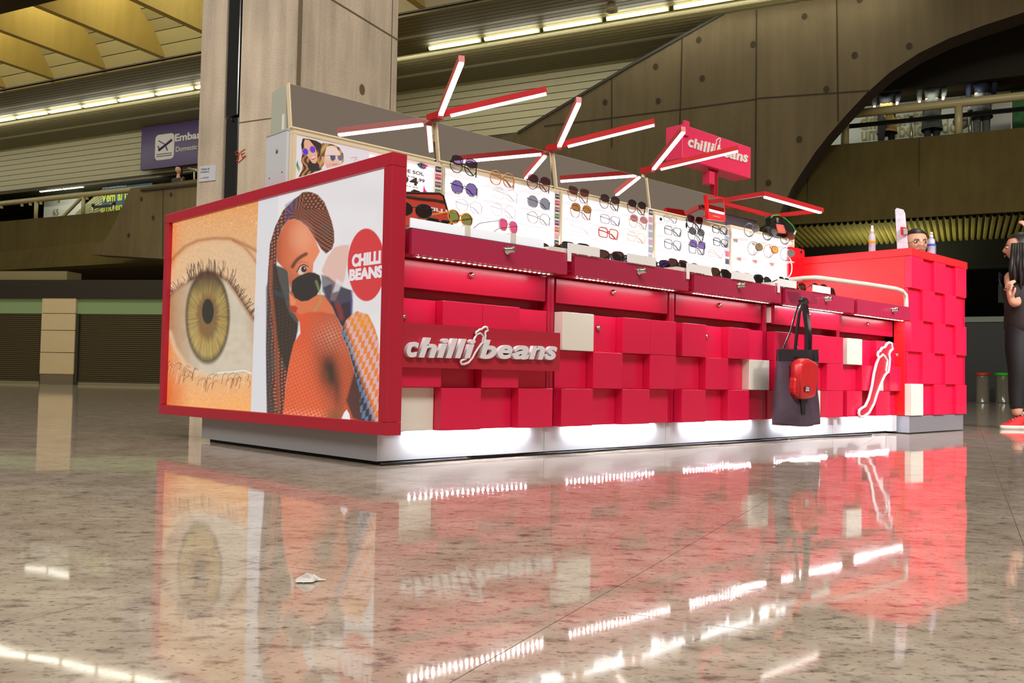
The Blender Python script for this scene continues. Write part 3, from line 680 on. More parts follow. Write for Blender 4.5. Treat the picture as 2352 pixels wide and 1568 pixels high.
# ================================================================ TALL COUNTER
tw = thing('tall_counter', (4.38, .5, 0), 'tall red counter with checkered tile front at the right end of the kiosk', 'counter')
TX0, TX1, TY0 = 3.93, 4.835, -.10
MB().box(TX0, TX1, TY0+.03, 1.15, .113, 1.112).build('body', mat('counter_side_red', (226, 34, 42), .38), tw, bevel=.001)
MB().box(TX0-.002, TX1+.02, TY0-.012, 1.17, 1.113, 1.162).build('counter_top', mat('counter_side_red', (226, 34, 42), .38), tw, bevel=.0015)
MB().box(TX0, TX1-.03, TY0, 1.1, .0+.006, .110).build('plinth', ALU, tw)
cw, rh = .181, .2
for r in range(5):
    for c in range(5):
        pr = (r+c) % 2 == 0; a = TX0+c*cw; z1 = 1.112-r*rh
        w = (r == 4 and c == 0)
        o = MB().box(a+.0006, a+cw-.0006, TY0-.012 if pr else TY0+.012, TY0+.029, z1-rh+.0008, z1-.0008).build('tile', WHT if w else mat('counter_red', (242, 24, 72), .38), tw, bevel=.001)
        if w: o['label'] = 'white tall tile'
        if c == 4: o2 = MB().box(TX1+.0005, TX1+(.018 if pr else .002), TY0+.0, 1.15, z1-rh+.001, z1-.001).build('side_tile', mat('counter_red', (242, 24, 72), .38), tw)
# white tubular rail over the last drawers
rl = [(2.565,0.8515), (2.661,0.8646)]
pt = [(2.773,0.8723),(3.416,0.8864),(3.759,0.891),(3.846,0.8845),(3.897,0.8641),(3.923,0.8305),(3.929,0.7818)]
path = [(pt[0][0], .12, pt[0][1]-.004), (pt[0][0], -.02, pt[0][1]), (pt[0][0]+.01, -.075, pt[0][1]), (pt[0][0]+.05, -.09, pt[0][1])]+[(min(a, 3.905), -.09, c) for a, c in pt[1:]]+[(min(pt[-1][0], 3.905), -.09, .75)]
MB().tube(path, .0135, 10).build('guard_rail', mat('rail_white', (214, 204, 194), .35), label='white bent tube rail above the last display drawers beside the tall counter', cat='rail')

# ================================================================ SPINE: DISPLAY PANELS
SPY = .70
zb = (1.634,1.03)[1]; zt = (1.021,1.3)[1]
MB().box(.05, 3.93, .05, 1.4, .70, .728).build('kiosk_deck', WHT, label='white deck board across the kiosk behind the display drawers', cat='board')
q = MB(); q.prism([(.45, .73), (.68, .73), (.68, .915), (.665, .918)], 'x', .03, 3.9)
q.build('sloped_ledge', mat('ledge_grey', (196, 194, 202), .35), label='pale grey sloping ledge below the lit display panels', cat='ledge')
panx = [(.032, .775), (.79, 1.553), (1.564, 2.325), (2.337, 3.10), (3.115, 3.90)]
plabel = ['lit white display panel with the price poster and couple poster at the left', 'lit display panel with round purple and pink glasses, left of centre', 'lit display panel holding the red rectangular frame',
          'lit display panel holding the black frames and flipped purple lenses', 'lit display panel holding six watches on clear stands']
panels = []
zB, zT0 = .925, 1.262
for i, (a, c) in enumerate(panx):
    zT = 1.286 if i == 4 else zT0
    e = thing('eyewear_showcase', ((a+c)/2, .76, .92), plabel[i], 'display panel', 'backlit display panels of the kiosk spine'); panels.append(e)
    MB().box(a, c, .70, .86, zB-.02, zT).build('box', mat('panel_white', (216, 214, 208), .5), e, bevel=.002)
    MB().box(a, c, .672, .699, zT-.013, zT).build('top_rail', CREAM, e)
    MB().box(a, a+.014, .672, .699, zB, zT-.014).build('side_rail', CREAM, e)
    MB().box(c-.014, c, .672, .699, zB, zT-.014).build('side_rail', CREAM, e)
    MB().box(a+.015, c-.015, .688, .698, zB, zT-.015).build('lit_sheet', LITP if i else mat('poster_paper', (238, 226, 228), .5, emit=(245, 232, 234), es=.55), e)
    MB().box(a, c, .66, .70, zB-.014, zB-.003).build('bottom_rail', mat('rail_mauve', (186, 120, 150), .4), e)
for i in range(1, 5):
    zT = zT0; x = panx[i][0]-.006
    MB().box(x-.014, x+.014, .60, .665, .79, .925).build('joint_post', mat('post_pink', (214, 110, 136), .4), panels[i])
area('panel_glow', (2.3, .66, 1.08), (2.3, 0, .9), 2.9, .25, 9, (1, .97, .97), 170)
# clear shelves
SHV = lensmat('clear_acrylic', (246, 242, 244), .10)
def shelf(x0, x1, z, parent, d=.055):
    MB().box(x0, x1, .665-d+.02, .687, z-.003, z).build('shelf', SHV, parent)
# price strips
def strip(px, w, z0, z1, rows, parent, name='price_strip'):
    s_ = MB().box(px-w/2, px+w/2, .655, .660, z0, z1).build(name, mat('strip_white', (226, 222, 224), .5), parent)
    n = len(rows); h = (z1-z0)/n
    for k, (col, tx) in enumerate(rows):
        zc = z1-h*(k+.5)
        MB().box(px-w*.4, px+w*.4, .6535, .6548, zc-h*.34, zc+h*.34).build('price_tag', mat('tag_'+'%d_%d_%d' % col, col, .5), s_)
        if tx: put_text('price', tx, (px-w*.33, px+w*.33, zc-h*.16, zc+h*.16), lambda a, c, hh: (a, .6532-hh, c), mat('tag_ink', (236, 226, 226), .5), s_, .0003)
R1 = [((34, 26, 26), 'SOLAR'), ((206, 44, 84), 'R$ 199,99'), ((110, 74, 74), 'R$ 229,99'), ((52, 122, 70), 'R$ 279,99'), ((112, 36, 112), 'R$ 299,99'), ((222, 96, 48), 'R$ 319,99'), ((228, 170, 180), 'R$ 359,99'), ((34, 30, 30), 'GRAU'), ((206, 44, 84), 'R$ 199,99')]
a = [(0.7499,1.243),(0.7596,0.8921)]
strip(a[0][0], .040, .935, a[0][1], R1, panels[1])
a = [(1.521,1.238),(1.536,1.01)]
strip(a[0][0], .036, .935, a[0][1], R1, panels[2])
R2 = [((50, 48, 70), 'GRAU'), ((196, 150, 186), ''), ((170, 168, 196), ''), ((150, 176, 200), ''), ((196, 168, 190), ''), ((150, 182, 196), ''), ((186, 188, 214), ''), ((170, 200, 206), '')]
a = [(2.284,1.268),(2.296,1.031)]
strip(a[0][0], .042, .93, a[0][1], R2, panels[3])
a = [(3.053,1.258),(3.086,1.018)]
strip(a[0][0], .05, .93, a[0][1], [((206, 208, 226), ''), ((150, 170, 200), ''), ((196, 206, 226), ''), ((216, 110, 140), ''), ((60, 90, 120), ''), ((200, 206, 220), ''), ((150, 166, 206), '')], panels[4])
# price poster on the first panel
PI = mat('poster_ink', (52, 44, 44), .6)
def pf(a, c, h): return (a, .6872-h, c)
for tx, bx, bd in [('DE SOL', [(0.577,1.206),(0.6953,1.191)], .01), ('A PARTIR DE', [(0.5428,1.173),(0.6446,1.179)], .0), ('4', [(0.6158,1.176),(0.6625,1.141)], .03), (',99', [(0.6592,1.176),(0.6987,1.159)], .01), ('259,99', [(0.5791,1.134),(0.6629,1.13)], .005)]:
    (xa, za), (xb, zb_) = bx
    zc = [(0.6365,1.207)[1], 0][0]
    put_text('poster_text', tx, (xa, xb, min(za, zb_), max(za, zb_)), pf, PI, panels[0], .0004, bd, 0, 1, 1)
put_text('poster_text', '19', ([(0.5198,1.17),(0.6097,1.142)][0][0], [(0.5198,1.17),(0.6097,1.142)][1][0], [(0.6158,1.176),(0.617,1.134)][1][1], [(0.6158,1.176),(0.6625,1.141)][0][1]), pf, PI, panels[0], .0004, .03, 0, 1, 1)
q = MB(); q.prism([(0.6542,1.239),(0.6783,1.247),(0.6883,1.237),(0.7082,1.229),(0.6936,1.222),(0.679,1.222),(0.6642,1.227)], 'y', .6862, .6870); q.build('eye_motif', mat('motif_purple', (104, 70, 190), .5), panels[0])
q = MB(); q.prism([(0.6783,1.247),(0.7178,1.24),(0.6886,1.225)], 'y', .6856, .6861); q.build('eye_motif', mat('motif_pink', (224, 70, 170), .5), panels[0])
q = MB(); c_ = (0.6762,1.235); q.lathe([(.011, .6850), (.011, .6855)], (c_[0], 0, c_[1]), 14, 'y'); q.build('eye_motif', mat('motif_green', (60, 170, 110), .5), panels[0])
q = MB(); q.lathe([(.004, .6845), (.004, .6849)], (c_[0], 0, c_[1]), 10, 'y'); q.build('eye_motif', BLK, panels[0])
q = MB(); q.prism([(0.6956,1.152),(0.701,1.134),(0.7162,1.12),(0.6917,1.116)], 'y', .6862, .6870); q.build('flame_motif', mat('motif_magenta', (226, 40, 150), .5), panels[0])
# white end board of the spine
e = thing('spine_end_board', (.03, .78, .9), 'white end board with screw holes at the left end of the display spine', 'board')
MB().box(.018, .031, .702, .862, .73, 1.262).build('board', mat('end_board', (196, 204, 212), .45), e)
for yy, zz, r in ((.775, 1.19, .009), (.73, 1.10, .004), (.83, 1.09, .004), (.80, 1.02, .006)):
    q = MB(); q.lathe([(r, .0172), (r, .0178)], (0, yy, zz), 10, 'x'); q.build('screw_hole', mat('hole_brown', (120, 86, 50), .7), e)
MB().box(.016, .030, .700, .864, 1.2625, 1.270).build('top_trim', mat('end_trim', (176, 182, 178), .4), e)

# ================================================================ TILTED MIRRORS
TH = rad(8.5)
mlab = ['tilted mirror at the left end over the couple poster', 'tilted mirror over the purple and pink round glasses', 'tilted mirror over the red rectangular frame', 'tilted mirror over the black frames, beside the sign pole']
def mirror(a, c, label, hgt=.187, z0=1.277, y0=.70):
    e = thing('tilted_mirror', ((a+c)/2, y0, z0), label, 'mirror', 'tilted mirrors along the kiosk spine')
    def T(x, d, s):  # d = depth behind glass, s = along the slope
        return (x, y0+s*sin(TH)+d*cos(TH), z0+s*cos(TH)-d*sin(TH))
    def slab(x0, x1, d0, d1, s0, s1, nm, m):
        q = MB(T); q.box(x0, x1, d0, d1, s0, s1); q.build(nm, m, e)
    slab(a+.006, c-.004, 0, .004, .006, hgt-.003, 'glass', MIR)
    slab(a, c, .0045, .02, 0, hgt, 'back_tray', CREAM)
    slab(a, a+.0055, -.002, .004, 0, hgt, 'edge', CREAM); slab(a+.006, c, -.002, .004, 0, .0055, 'edge', CREAM)
    for xx in (a+.06, c-.06): MB().box(xx-.012, xx+.012, y0+.02, y0+.05, 1.262, 1.30).build('bracket', CREAM, e)
    return e
for (a, c), l in zip([(.034, .768), (.79, 1.537), (1.564, 2.323), (2.336, 3.10)], mlab): mirror(a, c, l)
e = thing('rear_mirror_box', (.1, .8, 1.27), 'pale green backed mirror tray of the far side seen past the left end', 'mirror')
ra = [(0.8576,1.451),(0.7353,1.437),(0.7091,1.265),(0.8592,1.293)]
MB().add([(.034, ra[0][0], ra[0][1]), (.034, .745, ra[0][1]+.005), (.034, .735, 1.275), (.034, ra[3][0], 1.272), (.05, ra[0][0], ra[0][1]), (.05, .745, ra[0][1]+.005), (.05, .735, 1.275), (.05, ra[3][0], 1.272)],
         [(0,1,2,3), (7,6,5,4), (0,4,5,1), (1,5,6,2), (2,6,7,3), (3,7,4,0)]).build('end_plate', mat('tray_green', (172, 178, 164), .5), e)
MB().box(.03, .034, .752, .765, 1.275, 1.34).build('upright', WHT, e)
# small dark panel right of the mirrors
q = MB().box(3.112, 3.50, .72, .735, 1.287, 1.365); q.build('dark_panel', mat('anthracite', (70, 64, 72), .4), label='short dark grey panel above the watches', cat='panel')

# ================================================================ LAMPS
def bar(parent, p, q, lit=True, w=.0125, l0=.06, l1=.99, nm='arm'):
    p, q = Vector(p), Vector(q); d = (q-p); L_ = d.length; d.normalize()
    s_ = d.cross(Vector((0, 0, 1))); s_.normalize(); n = s_.cross(d); n.normalize()
    def bx(a, c, w0, n0, n1):
        vs = []
        for t in (a, c):
            for (i, j) in ((-w0, n0), (w0, n0), (w0, n1), (-w0, n1)): vs.append(p+d*t+s_*i+n*j)
        return vs
    F = [(0,1,2,3), (7,6,5,4), (0,4,5,1), (1,5,6,2), (2,6,7,3), (3,7,4,0)]
    a = MB().add(bx(0, L_, w, -w*.9, w*1.3), F).build(nm, mat('lamp_red', (176, 26, 32), .3), parent)
    if lit: MB().add(bx(L_*l0, L_*l1, w*.82, -w*1.55, -w*.91), F).build('light_tube', TUBE, a)
lamps = [((.778, .690, 1.484), (.563, .288, 1.587), (1.095, .325, 1.591), 'red two arm bar lamp, leftmost, in front of the concrete column'),
         ((1.558, .690, 1.490), (1.275, .293, 1.580), (1.821, .279, 1.590), 'red two arm bar lamp between the two others, over the second mirror joint'),
         ((2.341, .696, 1.508), (2.093, .300, 1.612), (2.609, .300, 1.609), 'red two arm bar lamp in front of the red name sign')]
for nd, A, B_, lb in lamps:
    e = thing('bar_lamp', nd, lb, 'lamp', 'red two arm bar lamps on the mirror joints')
    MB().box(nd[0]-.02, nd[0]+.02, nd[1]-.01, nd[1]+.07, nd[2]-.018, nd[2]+.012).build('hub', mat('lamp_red', (176, 26, 32), .3), e)
    MB().tube([(nd[0], nd[1]+.06, nd[2]), (nd[0], nd[1]+.06, 1.27)], .012, 8).build('stem', CREAM, e)
    bar(e, nd, A); bar(e, nd, B_, l0=.10)
e = thing('loop_lamp', (3.3, .5, 1.4), 'red rectangular loop lamp with one lit side, above the watches', 'lamp')
A, B_, C_, D_ = (2.93, .66, 1.40), (2.91, .32, 1.40), (3.61, .32, 1.40), (3.58, .66, 1.40)
bar(e, A, B_, False, .011); bar(e, B_, C_, True, .0125, .03, .97, 'front_arm'); bar(e, C_, D_, False, .011); bar(e, D_, A, False, .011, nm='rear_arm')
MB().tube([(3.09, .66, 1.40), (3.09, .74, 1.40), (3.09, .76, 1.30)], .012, 6).build('bracket', mat('lamp_red', (176, 26, 32), .3), e)

# ================================================================ NAME SIGN
e = thing('name_sign', (3.09, .80, 1.27), 'pink red box sign with the kiosk name standing on a red pole', 'sign')
sx = [(2.721,1.858),(3.485,1.89),(3.488,1.672),(2.724,1.672)]
SG = mat('sign_red', (206, 44, 84), .4)
MB().box(sx[0][0], sx[1][0], .76, .885, 1.650, 1.858).build('box', SG, e, bevel=.003)
pc = (3.128,1.57)[0]
q = MB(); q.box(pc-.022, pc-.003, .79, .82, 1.262, 1.65); q.box(pc+.003, pc+.022, .79, .82, 1.262, 1.65); q.box(pc-.006, pc+.006, .80, .815, 1.262, 1.65); q.build('pole', mat('pole_red', (150, 22, 34), .3), e)
MB().box(pc-.09, pc-.035, .78, .83, 1.55, 1.63).build('switch_box', SG, e)
MB().tube([(pc-.06, .80, 1.63), (pc-.06, .80, 1.652)], .006).build('cable_gland', mat('pole_red', (150, 22, 34), .3), e)
MB().box(sx[0][0]+.0, sx[0][0]+.05, .745, .7595, 1.79, 1.88).build('lamp_clip', SG, e)
def fs(a, c, h): return (a, .7595-h, c)
LW2 = mat('sign_white', (240, 236, 236), .5, emit=(255, 255, 255), es=.35)
sl = [('c', [(2.775,1.78),(2.831,1.729)]), ('h', [(2.83,1.793),(2.895,1.73)]), ('i', [(2.894,1.795),(2.932,1.729)]), ('l', [(2.931,1.797),(2.975,1.728)]), ('l', [(2.969,1.799),(3.013,1.73)]), ('i', [(3.007,1.801),(3.056,1.732)]),
      ('b', [(3.079,1.803),(3.153,1.736)]), ('e', [(3.152,1.784),(3.223,1.738)]), ('a', [(3.222,1.788),(3.304,1.741)]), ('n', [(3.303,1.792),(3.381,1.743)]), ('s', [(3.38,1.798),(3.444,1.746)])]
for ch, (p, q) in sl: put_text('letter', ch, (p[0], q[0], q[1], p[1]), fs, LW2, e, .002, .035, .2, 1, 1)
pa, pb = [(3.019,1.706),(3.123,1.848)]
o = chilli_outline(); q = MB(); q.tube([(pa[0]+a*(pb[0]-pa[0]), .757, pa[1]+c*(pb[1]-pa[1])) for a, c in o], .0035, 5, closed=True); q.build('pepper_outline', LW2, e)

# ================================================================ WHITE BOXES ON FIRST DRAWER, ACRYLIC FENCES
lbx = [(0.0513,0.8264),(0.6838,0.8333)]
wx = [.036, .283, .30, .505, .523, .668]
e = thing('acrylic_light_tray', (.35, -.05, .79), 'frosted white acrylic tray edge on the first display drawer', 'tray')
for a, c in ((.036, .272), (.298, .492), (.520, .668)):
    MB().box(a, c, -.092, -.086, .7915, .826).build('front_pane', mat('frosted_pane', (222, 226, 232), .2, emit=(225, 230, 240), es=.45), e)
for a, c in ((.273, .297), (.493, .519)): MB().box(a, c, -.095, -.07, .7915, .832).build('divider', WHT, e)
MB().box(.03, .67, -.105, -.093, .7885, .791).build('black_edge', BLK, e)
MB().box(.036, .72, -.085, .30, .7915, .796).build('base_sheet', WHT, e)
for i, (a, c, leg) in enumerate([([(0.7762,0.8127),(0.9607,0.7882)], None, 1), ([(1.138,0.8068),(1.326,0.7873)], None, 0), ([(1.552,0.8094),(1.738,0.7796)], None, 1), ([(1.913,0.8098),(2.096,0.7927)], None, 0), ([(2.326,0.8062),(2.507,0.7879)], None, 1), ([(2.68,0.8042),(2.871,0.7865)], None, 0)]):
    x0, x1 = a[0][0], a[1][0]; lab = ['nearest the white tray', 'between the first and second drawer joints', 'at the second drawer joint', 'above the third brass lock', 'at the third drawer joint', 'by the last sunglasses'][i]
    poly = [(x0, .788), (x0, .824), (x1, .824), (x1, .788)]
    if leg: poly = [(x0, .755), (x0, .826), (x1, .826), (x1, .789), (x0+.018, .789), (x0+.018, .755)]
    MB().prism(poly, 'y', -.119, -.114).build('acrylic_plate', ACR, label='frosted acrylic plate on the drawer edge '+lab, cat='acrylic plate', group='frosted plates on the display drawers')
for i, (a, c) in enumerate([(1.50, 1.585), (2.29, 2.38), (.70, .79)]):
    MB().box(a, c, -.10, -.03, .789, .806).build('white_riser', WHT, label='white riser block inside the display drawer '+['over the third unit joint', 'over the fourth unit joint', 'over the second unit joint'][i], cat='riser', group='white riser blocks in the drawers')
# red plate with a hole and price disc beside the watches
e = thing('red_hanger_plate', (3.95, .62, .9), 'rounded red plate with a punched hole right of the watches', 'plate')
hz = [(3.751,1.216),(3.943,1.225),(3.945,1.028),(3.896,1.196)]
pl = rrect(hz[0][0]-.02, hz[1][0], hz[2][1]-.04, hz[0][1], .02)
MB().prism(pl, 'y', .62, .632).build('plate', mat('plate_red', (226, 16, 30), .25), e)
q = MB(); q.lathe([(.012, .6185), (.012, .6199)], (hz[3][0], 0, hz[3][1]), 14, 'y'); q.build('hole', BLK, e)
cz = (3.678,1.072); q = MB(); q.tube([(cz[0]+.062*cos(rad(t)), .60, cz[1]+.07*sin(rad(t))) for t in range(-80, 91, 10)], .0035, 6)
q.build('clear_ring', mat('ring_clear', (236, 224, 224), .2), label='clear arc of plastic in front of the red plate', cat='price ring')

# ================================================================ SMALL COUNTER MIRROR
mz0 = [(2.683,1.394),(2.869,1.407),(2.889,1.265),(2.712,1.254)]
e = thing('counter_mirror', (mz0[3][0]+.03, .6, 1.26), 'small red framed hand mirror standing by the sign pole', 'mirror')
def q4(P, y, th, nm, m):
    q = MB(); q.add([(a, y, c) for a, c in P]+[(a, y+th, c) for a, c in P], [(0,1,2,3), (7,6,5,4), (0,4,5,1), (1,5,6,2), (2,6,7,3), (3,7,4,0)]); q.build(nm, m, e)
q4(mz0, .56, .02, 'frame', mat('mirror_frame_red', (232, 14, 26), .3))
gi = [(2.695,1.386),(2.858,1.397),(2.869,1.302),(2.714,1.293)]
q4(gi, .557, .0025, 'glass', MIR)
tb = [(2.749,1.285),(2.826,1.277)]
put_text('lettering', 'MAXIMUM', (tb[0][0], tb[1][0], tb[1][1], tb[0][1]-.004), lambda a, c, h: (a, .5585-h, c), LETW, e, .0005, .01, 0, 1, 1)
MB().tube([(mz0[3][0]+.06, .58, mz0[3][1]+.05), (mz0[3][0]+.07, .70, 1.262)], .006, 6).build('stand', mat('mirror_frame_red', (232, 14, 26), .3), e)
# ================================================================ PRINTED POSTERS (flat print as colour per vertex)
class Art:
    """paints into linear colours at sample points; a,b are artwork coordinates"""
    def __init__(s, a, b, base): s.a = a; s.b = b; s.c = np.zeros(a.shape+(3,)); s.c[:] = base
    def blend(s, al, col, sel=None):
        col = np.array(col, float)
        if sel is None: s.c += (col-s.c)*al[..., None]
        else:
            if col.ndim > 1: col = col[sel]
            s.c[sel] += (col-s.c[sel])*al[:, None]
    def poly(s, P, col, soft=1.0, op=1.0, fn=None):
        P = np.array(P, float); x0, y0 = P.min(0)-soft*2; x1, y1 = P.max(0)+soft*2
        sel = (s.a > x0) & (s.a < x1) & (s.b > y0) & (s.b < y1); x = s.a[sel]; y = s.b[sel]
        ins = np.zeros(x.shape, bool); dm = np.full(x.shape, 1e9)
        for i in range(len(P)):
            (xa, ya), (xb, yb) = P[i-1], P[i]
            if ya != yb:
                t = ((ya > y) != (yb > y)) & (x < (xb-xa)*(y-ya)/(yb-ya)+xa); ins ^= t
            dx, dy = xb-xa, yb-ya; l = dx*dx+dy*dy+1e-9
            u = np.clip(((x-xa)*dx+(y-ya)*dy)/l, 0, 1); dm = np.minimum(dm, (x-xa-u*dx)**2+(y-ya-u*dy)**2)
        d = np.sqrt(dm)*np.where(ins, 1, -1); al = np.clip(d/soft+.5, 0, 1)*op
        c = fn(x, y) if fn else np.array(lin(col))
        s.c[sel] += (c-s.c[sel])*al[:, None]
    def ell(s, cx, cy, rx, ry, col, soft=.05, op=1.0, ang=0, fn=None):
        c_, n_ = cos(rad(ang)), sin(rad(ang)); dx, dy = s.a-cx, s.b-cy
        u, v = (dx*c_+dy*n_)/rx, (-dx*n_+dy*c_)/ry; r = np.sqrt(u*u+v*v); al = np.clip((1-r)/soft+.5, 0, 1)*op
        sel = al > 0; c = fn(s.a[sel], s.b[sel]) if fn else np.array(lin(col))
        s.c[sel] += (c-s.c[sel])*al[sel][:, None]
    def stroke(s, P, w, col, soft=1.0, op=1.0):
        P = np.array(P, float); pad = w+soft*2; x0, y0 = P.min(0)-pad; x1, y1 = P.max(0)+pad
        sel = (s.a > x0) & (s.a < x1) & (s.b > y0) & (s.b < y1); x = s.a[sel]; y = s.b[sel]
        if not x.size: return
        dm = np.full(x.shape, 1e9)
        for (xa, ya), (xb, yb) in zip(P[:-1], P[1:]):
            dx, dy = xb-xa, yb-ya; l = dx*dx+dy*dy+1e-9
            u = np.clip(((x-xa)*dx+(y-ya)*dy)/l, 0, 1); dm = np.minimum(dm, (x-xa-u*dx)**2+(y-ya-u*dy)**2)
        al = np.clip((w/2-np.sqrt(dm))/soft+.5, 0, 1)*op; s.c[sel] += (np.array(lin(col))-s.c[sel])*al[:, None]
def LC(*c): return np.array(lin(c))
def hsh(x, y):
    v = np.sin(x*12.9898+y*78.233)*43758.5453; return v-np.floor(v)
def vn(x, y):
    xi, yi = np.floor(x), np.floor(y); u, v = x-xi, y-yi; u = u*u*(3-2*u); v = v*v*(3-2*v)
    return (hsh(xi, yi)*(1-u)+hsh(xi+1, yi)*u)*(1-v)+(hsh(xi, yi+1)*(1-u)+hsh(xi+1, yi+1)*u)*v
def mixc(A, B_, t): return A+(B_-A)*np.clip(t, 0, 1)[..., None]
def printed_mat(name, es, gloss=True):
    m = bpy.data.materials.new(name); m.use_nodes = True; nt = m.node_tree; b = nt.nodes['Principled BSDF']
    at = nt.nodes.new('ShaderNodeAttribute'); at.attribute_name = 'ink'; at.attribute_type = 'GEOMETRY'
    nt.links.new(at.outputs['Color'], b.inputs['Emission Color']); b.inputs['Emission Strength'].default_value = es
    b.inputs['Base Color'].default_value = (.03, .03, .03, 1)
    b.inputs['Roughness'].default_value = .6 if not gloss else .08; b.inputs['Specular IOR Level'].default_value = .6
    return m
def art_sheet(name, grid, uv, hom, paint, m, parent, axis='x', const=0.0, flip=1):
    (a0, a1, na), (b0, b1, nb) = grid
    A, B_ = np.meshgrid(np.linspace(a0, a1, na), np.linspace(b0, b1, nb))
    Hm = np.array(hom); q = np.stack([A, B_, np.ones_like(A)], -1) @ Hm.T
    art = paint(q[..., 0]/q[..., 2], q[..., 1]/q[..., 2])
    c0 = Vector((const, (a0+a1)/2, b0)) if axis == 'x' else Vector(((a0+a1)/2, const, b0))
    if axis == 'x': V = np.stack([np.zeros_like(A), A-c0.y, B_-b0], -1)
    else: V = np.stack([A-c0.x, np.zeros_like(A), B_-b0], -1)
    idx = np.arange(na*nb).reshape(nb, na)
    F = np.stack([idx[:-1, :-1], idx[:-1, 1:], idx[1:, 1:], idx[1:, :-1]], -1).reshape(-1, 4)
    if axis == 'x': F = F[:, ::-1]
    me = bpy.data.meshes.new(name); me.vertices.add(na*nb); me.vertices.foreach_set('co', V.reshape(-1))
    me.loops.add(F.size); me.loops.foreach_set('vertex_index', F.reshape(-1).astype(np.int32))
    me.polygons.add(len(F)); me.polygons.foreach_set('loop_start', np.arange(0, F.size, 4, dtype=np.int32)); me.polygons.foreach_set('loop_total', np.full(len(F), 4, np.int32))
    me.update(calc_edges=True)
    ca = me.color_attributes.new('ink', 'FLOAT_COLOR', 'POINT'); rgba = np.ones((na*nb, 4)); rgba[:, :3] = np.clip(art.c.reshape(-1, 3), 0, 1); ca.data.foreach_set('color', rgba.reshape(-1))
    me.materials.append(m); o = bpy.data.objects.new(name, me); COL.objects.link(o); o.location = c0
    o.parent = parent; o.location = c0-wl(parent); return o
def paint_main(x, y):
    rng = random.Random(3)
    s = Art(x, y, LC(232, 228, 228))
    n1 = vn(x*.5, y*.5); n2 = vn(x*.12, y*.12); n3 = vn(x*.9, y*.25)
    s.c += ((vn(x*.02, y*.02)-.5)*.07)[..., None]
    # ---------- eye picture
    def skin(px, py):
        t = np.clip((py-470)/120, 0, 1)
        c = mixc(LC(232, 160, 92), LC(226, 178, 128), t)
        lower = np.clip((py-850)/60, 0, 1); c = mixc(c, LC(248, 178, 112), lower)
        edge = np.clip((430-px)/45, 0, 1)*.8; c = mixc(c, LC(240, 128, 52), edge)
        bot = np.clip((py-905)/40, 0, 1); c = mixc(c, LC(255, 176, 96), bot*.7)
        bl = np.clip((py-840)/60, 0, 1)*np.clip((440-px)/50, 0, 1); c = mixc(c, LC(226, 108, 38), bl*.8)
        f = (vn(px*.7, py*.7)-.5)*.16+(vn(px*.25, py*.25)-.5)*.12; sp = np.clip((vn(px*.55+9, py*.8)-.76)*4, 0, 1)*np.clip((560-py)/40, 0, 1)
        return np.clip(c*(1+f[:, None]), 0, 1)+sp[:, None]*.35
    s.poly([(372, 500), (380, 512), (594, 452), (576, 950), (372, 935)], None, 1, 1, skin)
    s.poly([(372, 700), (384, 640), (410, 590), (450, 562), (490, 552), (530, 556), (560, 572), (588, 610), (582, 800), (540, 760), (520, 700), (470, 650), (420, 665), (384, 720)], None, 10, .9,
           lambda px, py: np.clip(mixc(LC(232, 186, 140), LC(226, 190, 150), (px-400)/150)*(1+(vn(px*.3, py*.8)-.5)*.22)[:, None], 0, 1))
    s.stroke([(384, 610), (400, 590), (425, 566), (455, 552), (490, 547), (530, 548), (560, 560), (592, 578)], 5, (150, 78, 44), 7, .75)
    s.stroke([(535, 552), (560, 566), (578, 586), (590, 604)], 4, (146, 76, 44), 6, .6)
    sc_ = [(378, 690), (396, 672), (418, 658), (440, 646), (470, 638), (500, 640), (524, 652), (545, 684), (565, 716), (583, 738), (581, 850), (560, 855), (520, 862), (480, 862), (445, 852), (420, 832), (400, 800), (385, 765), (376, 735)]
    def scl(px, py):
        c = mixc(LC(184, 136, 92), LC(210, 196, 172), (px-395)/70); c = mixc(c, LC(196, 150, 116), np.clip((px-560-(py-740)*.15)/26, 0, 1)*.7)
        return np.clip(c*(1+(vn(px*.1, py*.1)-.5)*.12)[:, None], 0, 1)
    s.poly(sc_, None, 4, 1, scl)
    def iris(px, py):
        dx, dy = (px-477)/51, (py-727)/108; r = np.sqrt(dx*dx+dy*dy); th = np.arctan2(dy, dx)
        fib = vn(th*26, r*2.2)*.6+vn(th*55, r*4)*.4
        c = mixc(LC(120, 92, 40), LC(196, 170, 96), fib); c = mixc(c, LC(214, 190, 120), np.clip(dy, 0, 1)*.6*fib)
        am = np.clip((vn(th*7+3, r*3)-.6)*3, 0, 1)*np.clip(.95-r, 0, 1); c = mixc(c, LC(196, 124, 26), am)
        c = mixc(c, LC(104, 66, 36), np.clip((.52-r+.1*vn(th*9, r*.5))*6, 0, 1)*.85*(.6+.4*fib)); c = mixc(c, LC(52, 42, 26), np.clip((r-.82)*6, 0, 1))
        c = mixc(c, LC(56, 38, 28), np.clip((-dy-.42)*2.4, 0, 1)*.9); return c
    s.ell(477, 727, 51, 108, None, .10, 1, fn=iris)
    s.ell(477.5, 715, 13.5, 29, (14, 14, 12), .12)
    s.stroke([(390, 762), (402, 800), (425, 836), (455, 858), (500, 866), (550, 862), (580, 856)], 9, (240, 196, 156), 7, .8)
    s.stroke([(500, 856), (540, 853), (560, 850), (577, 857)], 2.2, (255, 252, 244), 1.5, .9)
    up_ = [(378, 692), (398, 670), (420, 655), (445, 642), (470, 634), (500, 634), (525, 648), (545, 676), (565, 708), (583, 735)]
    s.stroke([(a, c-3) for a, c in up_], 9, (104, 44, 24), 9, .8)
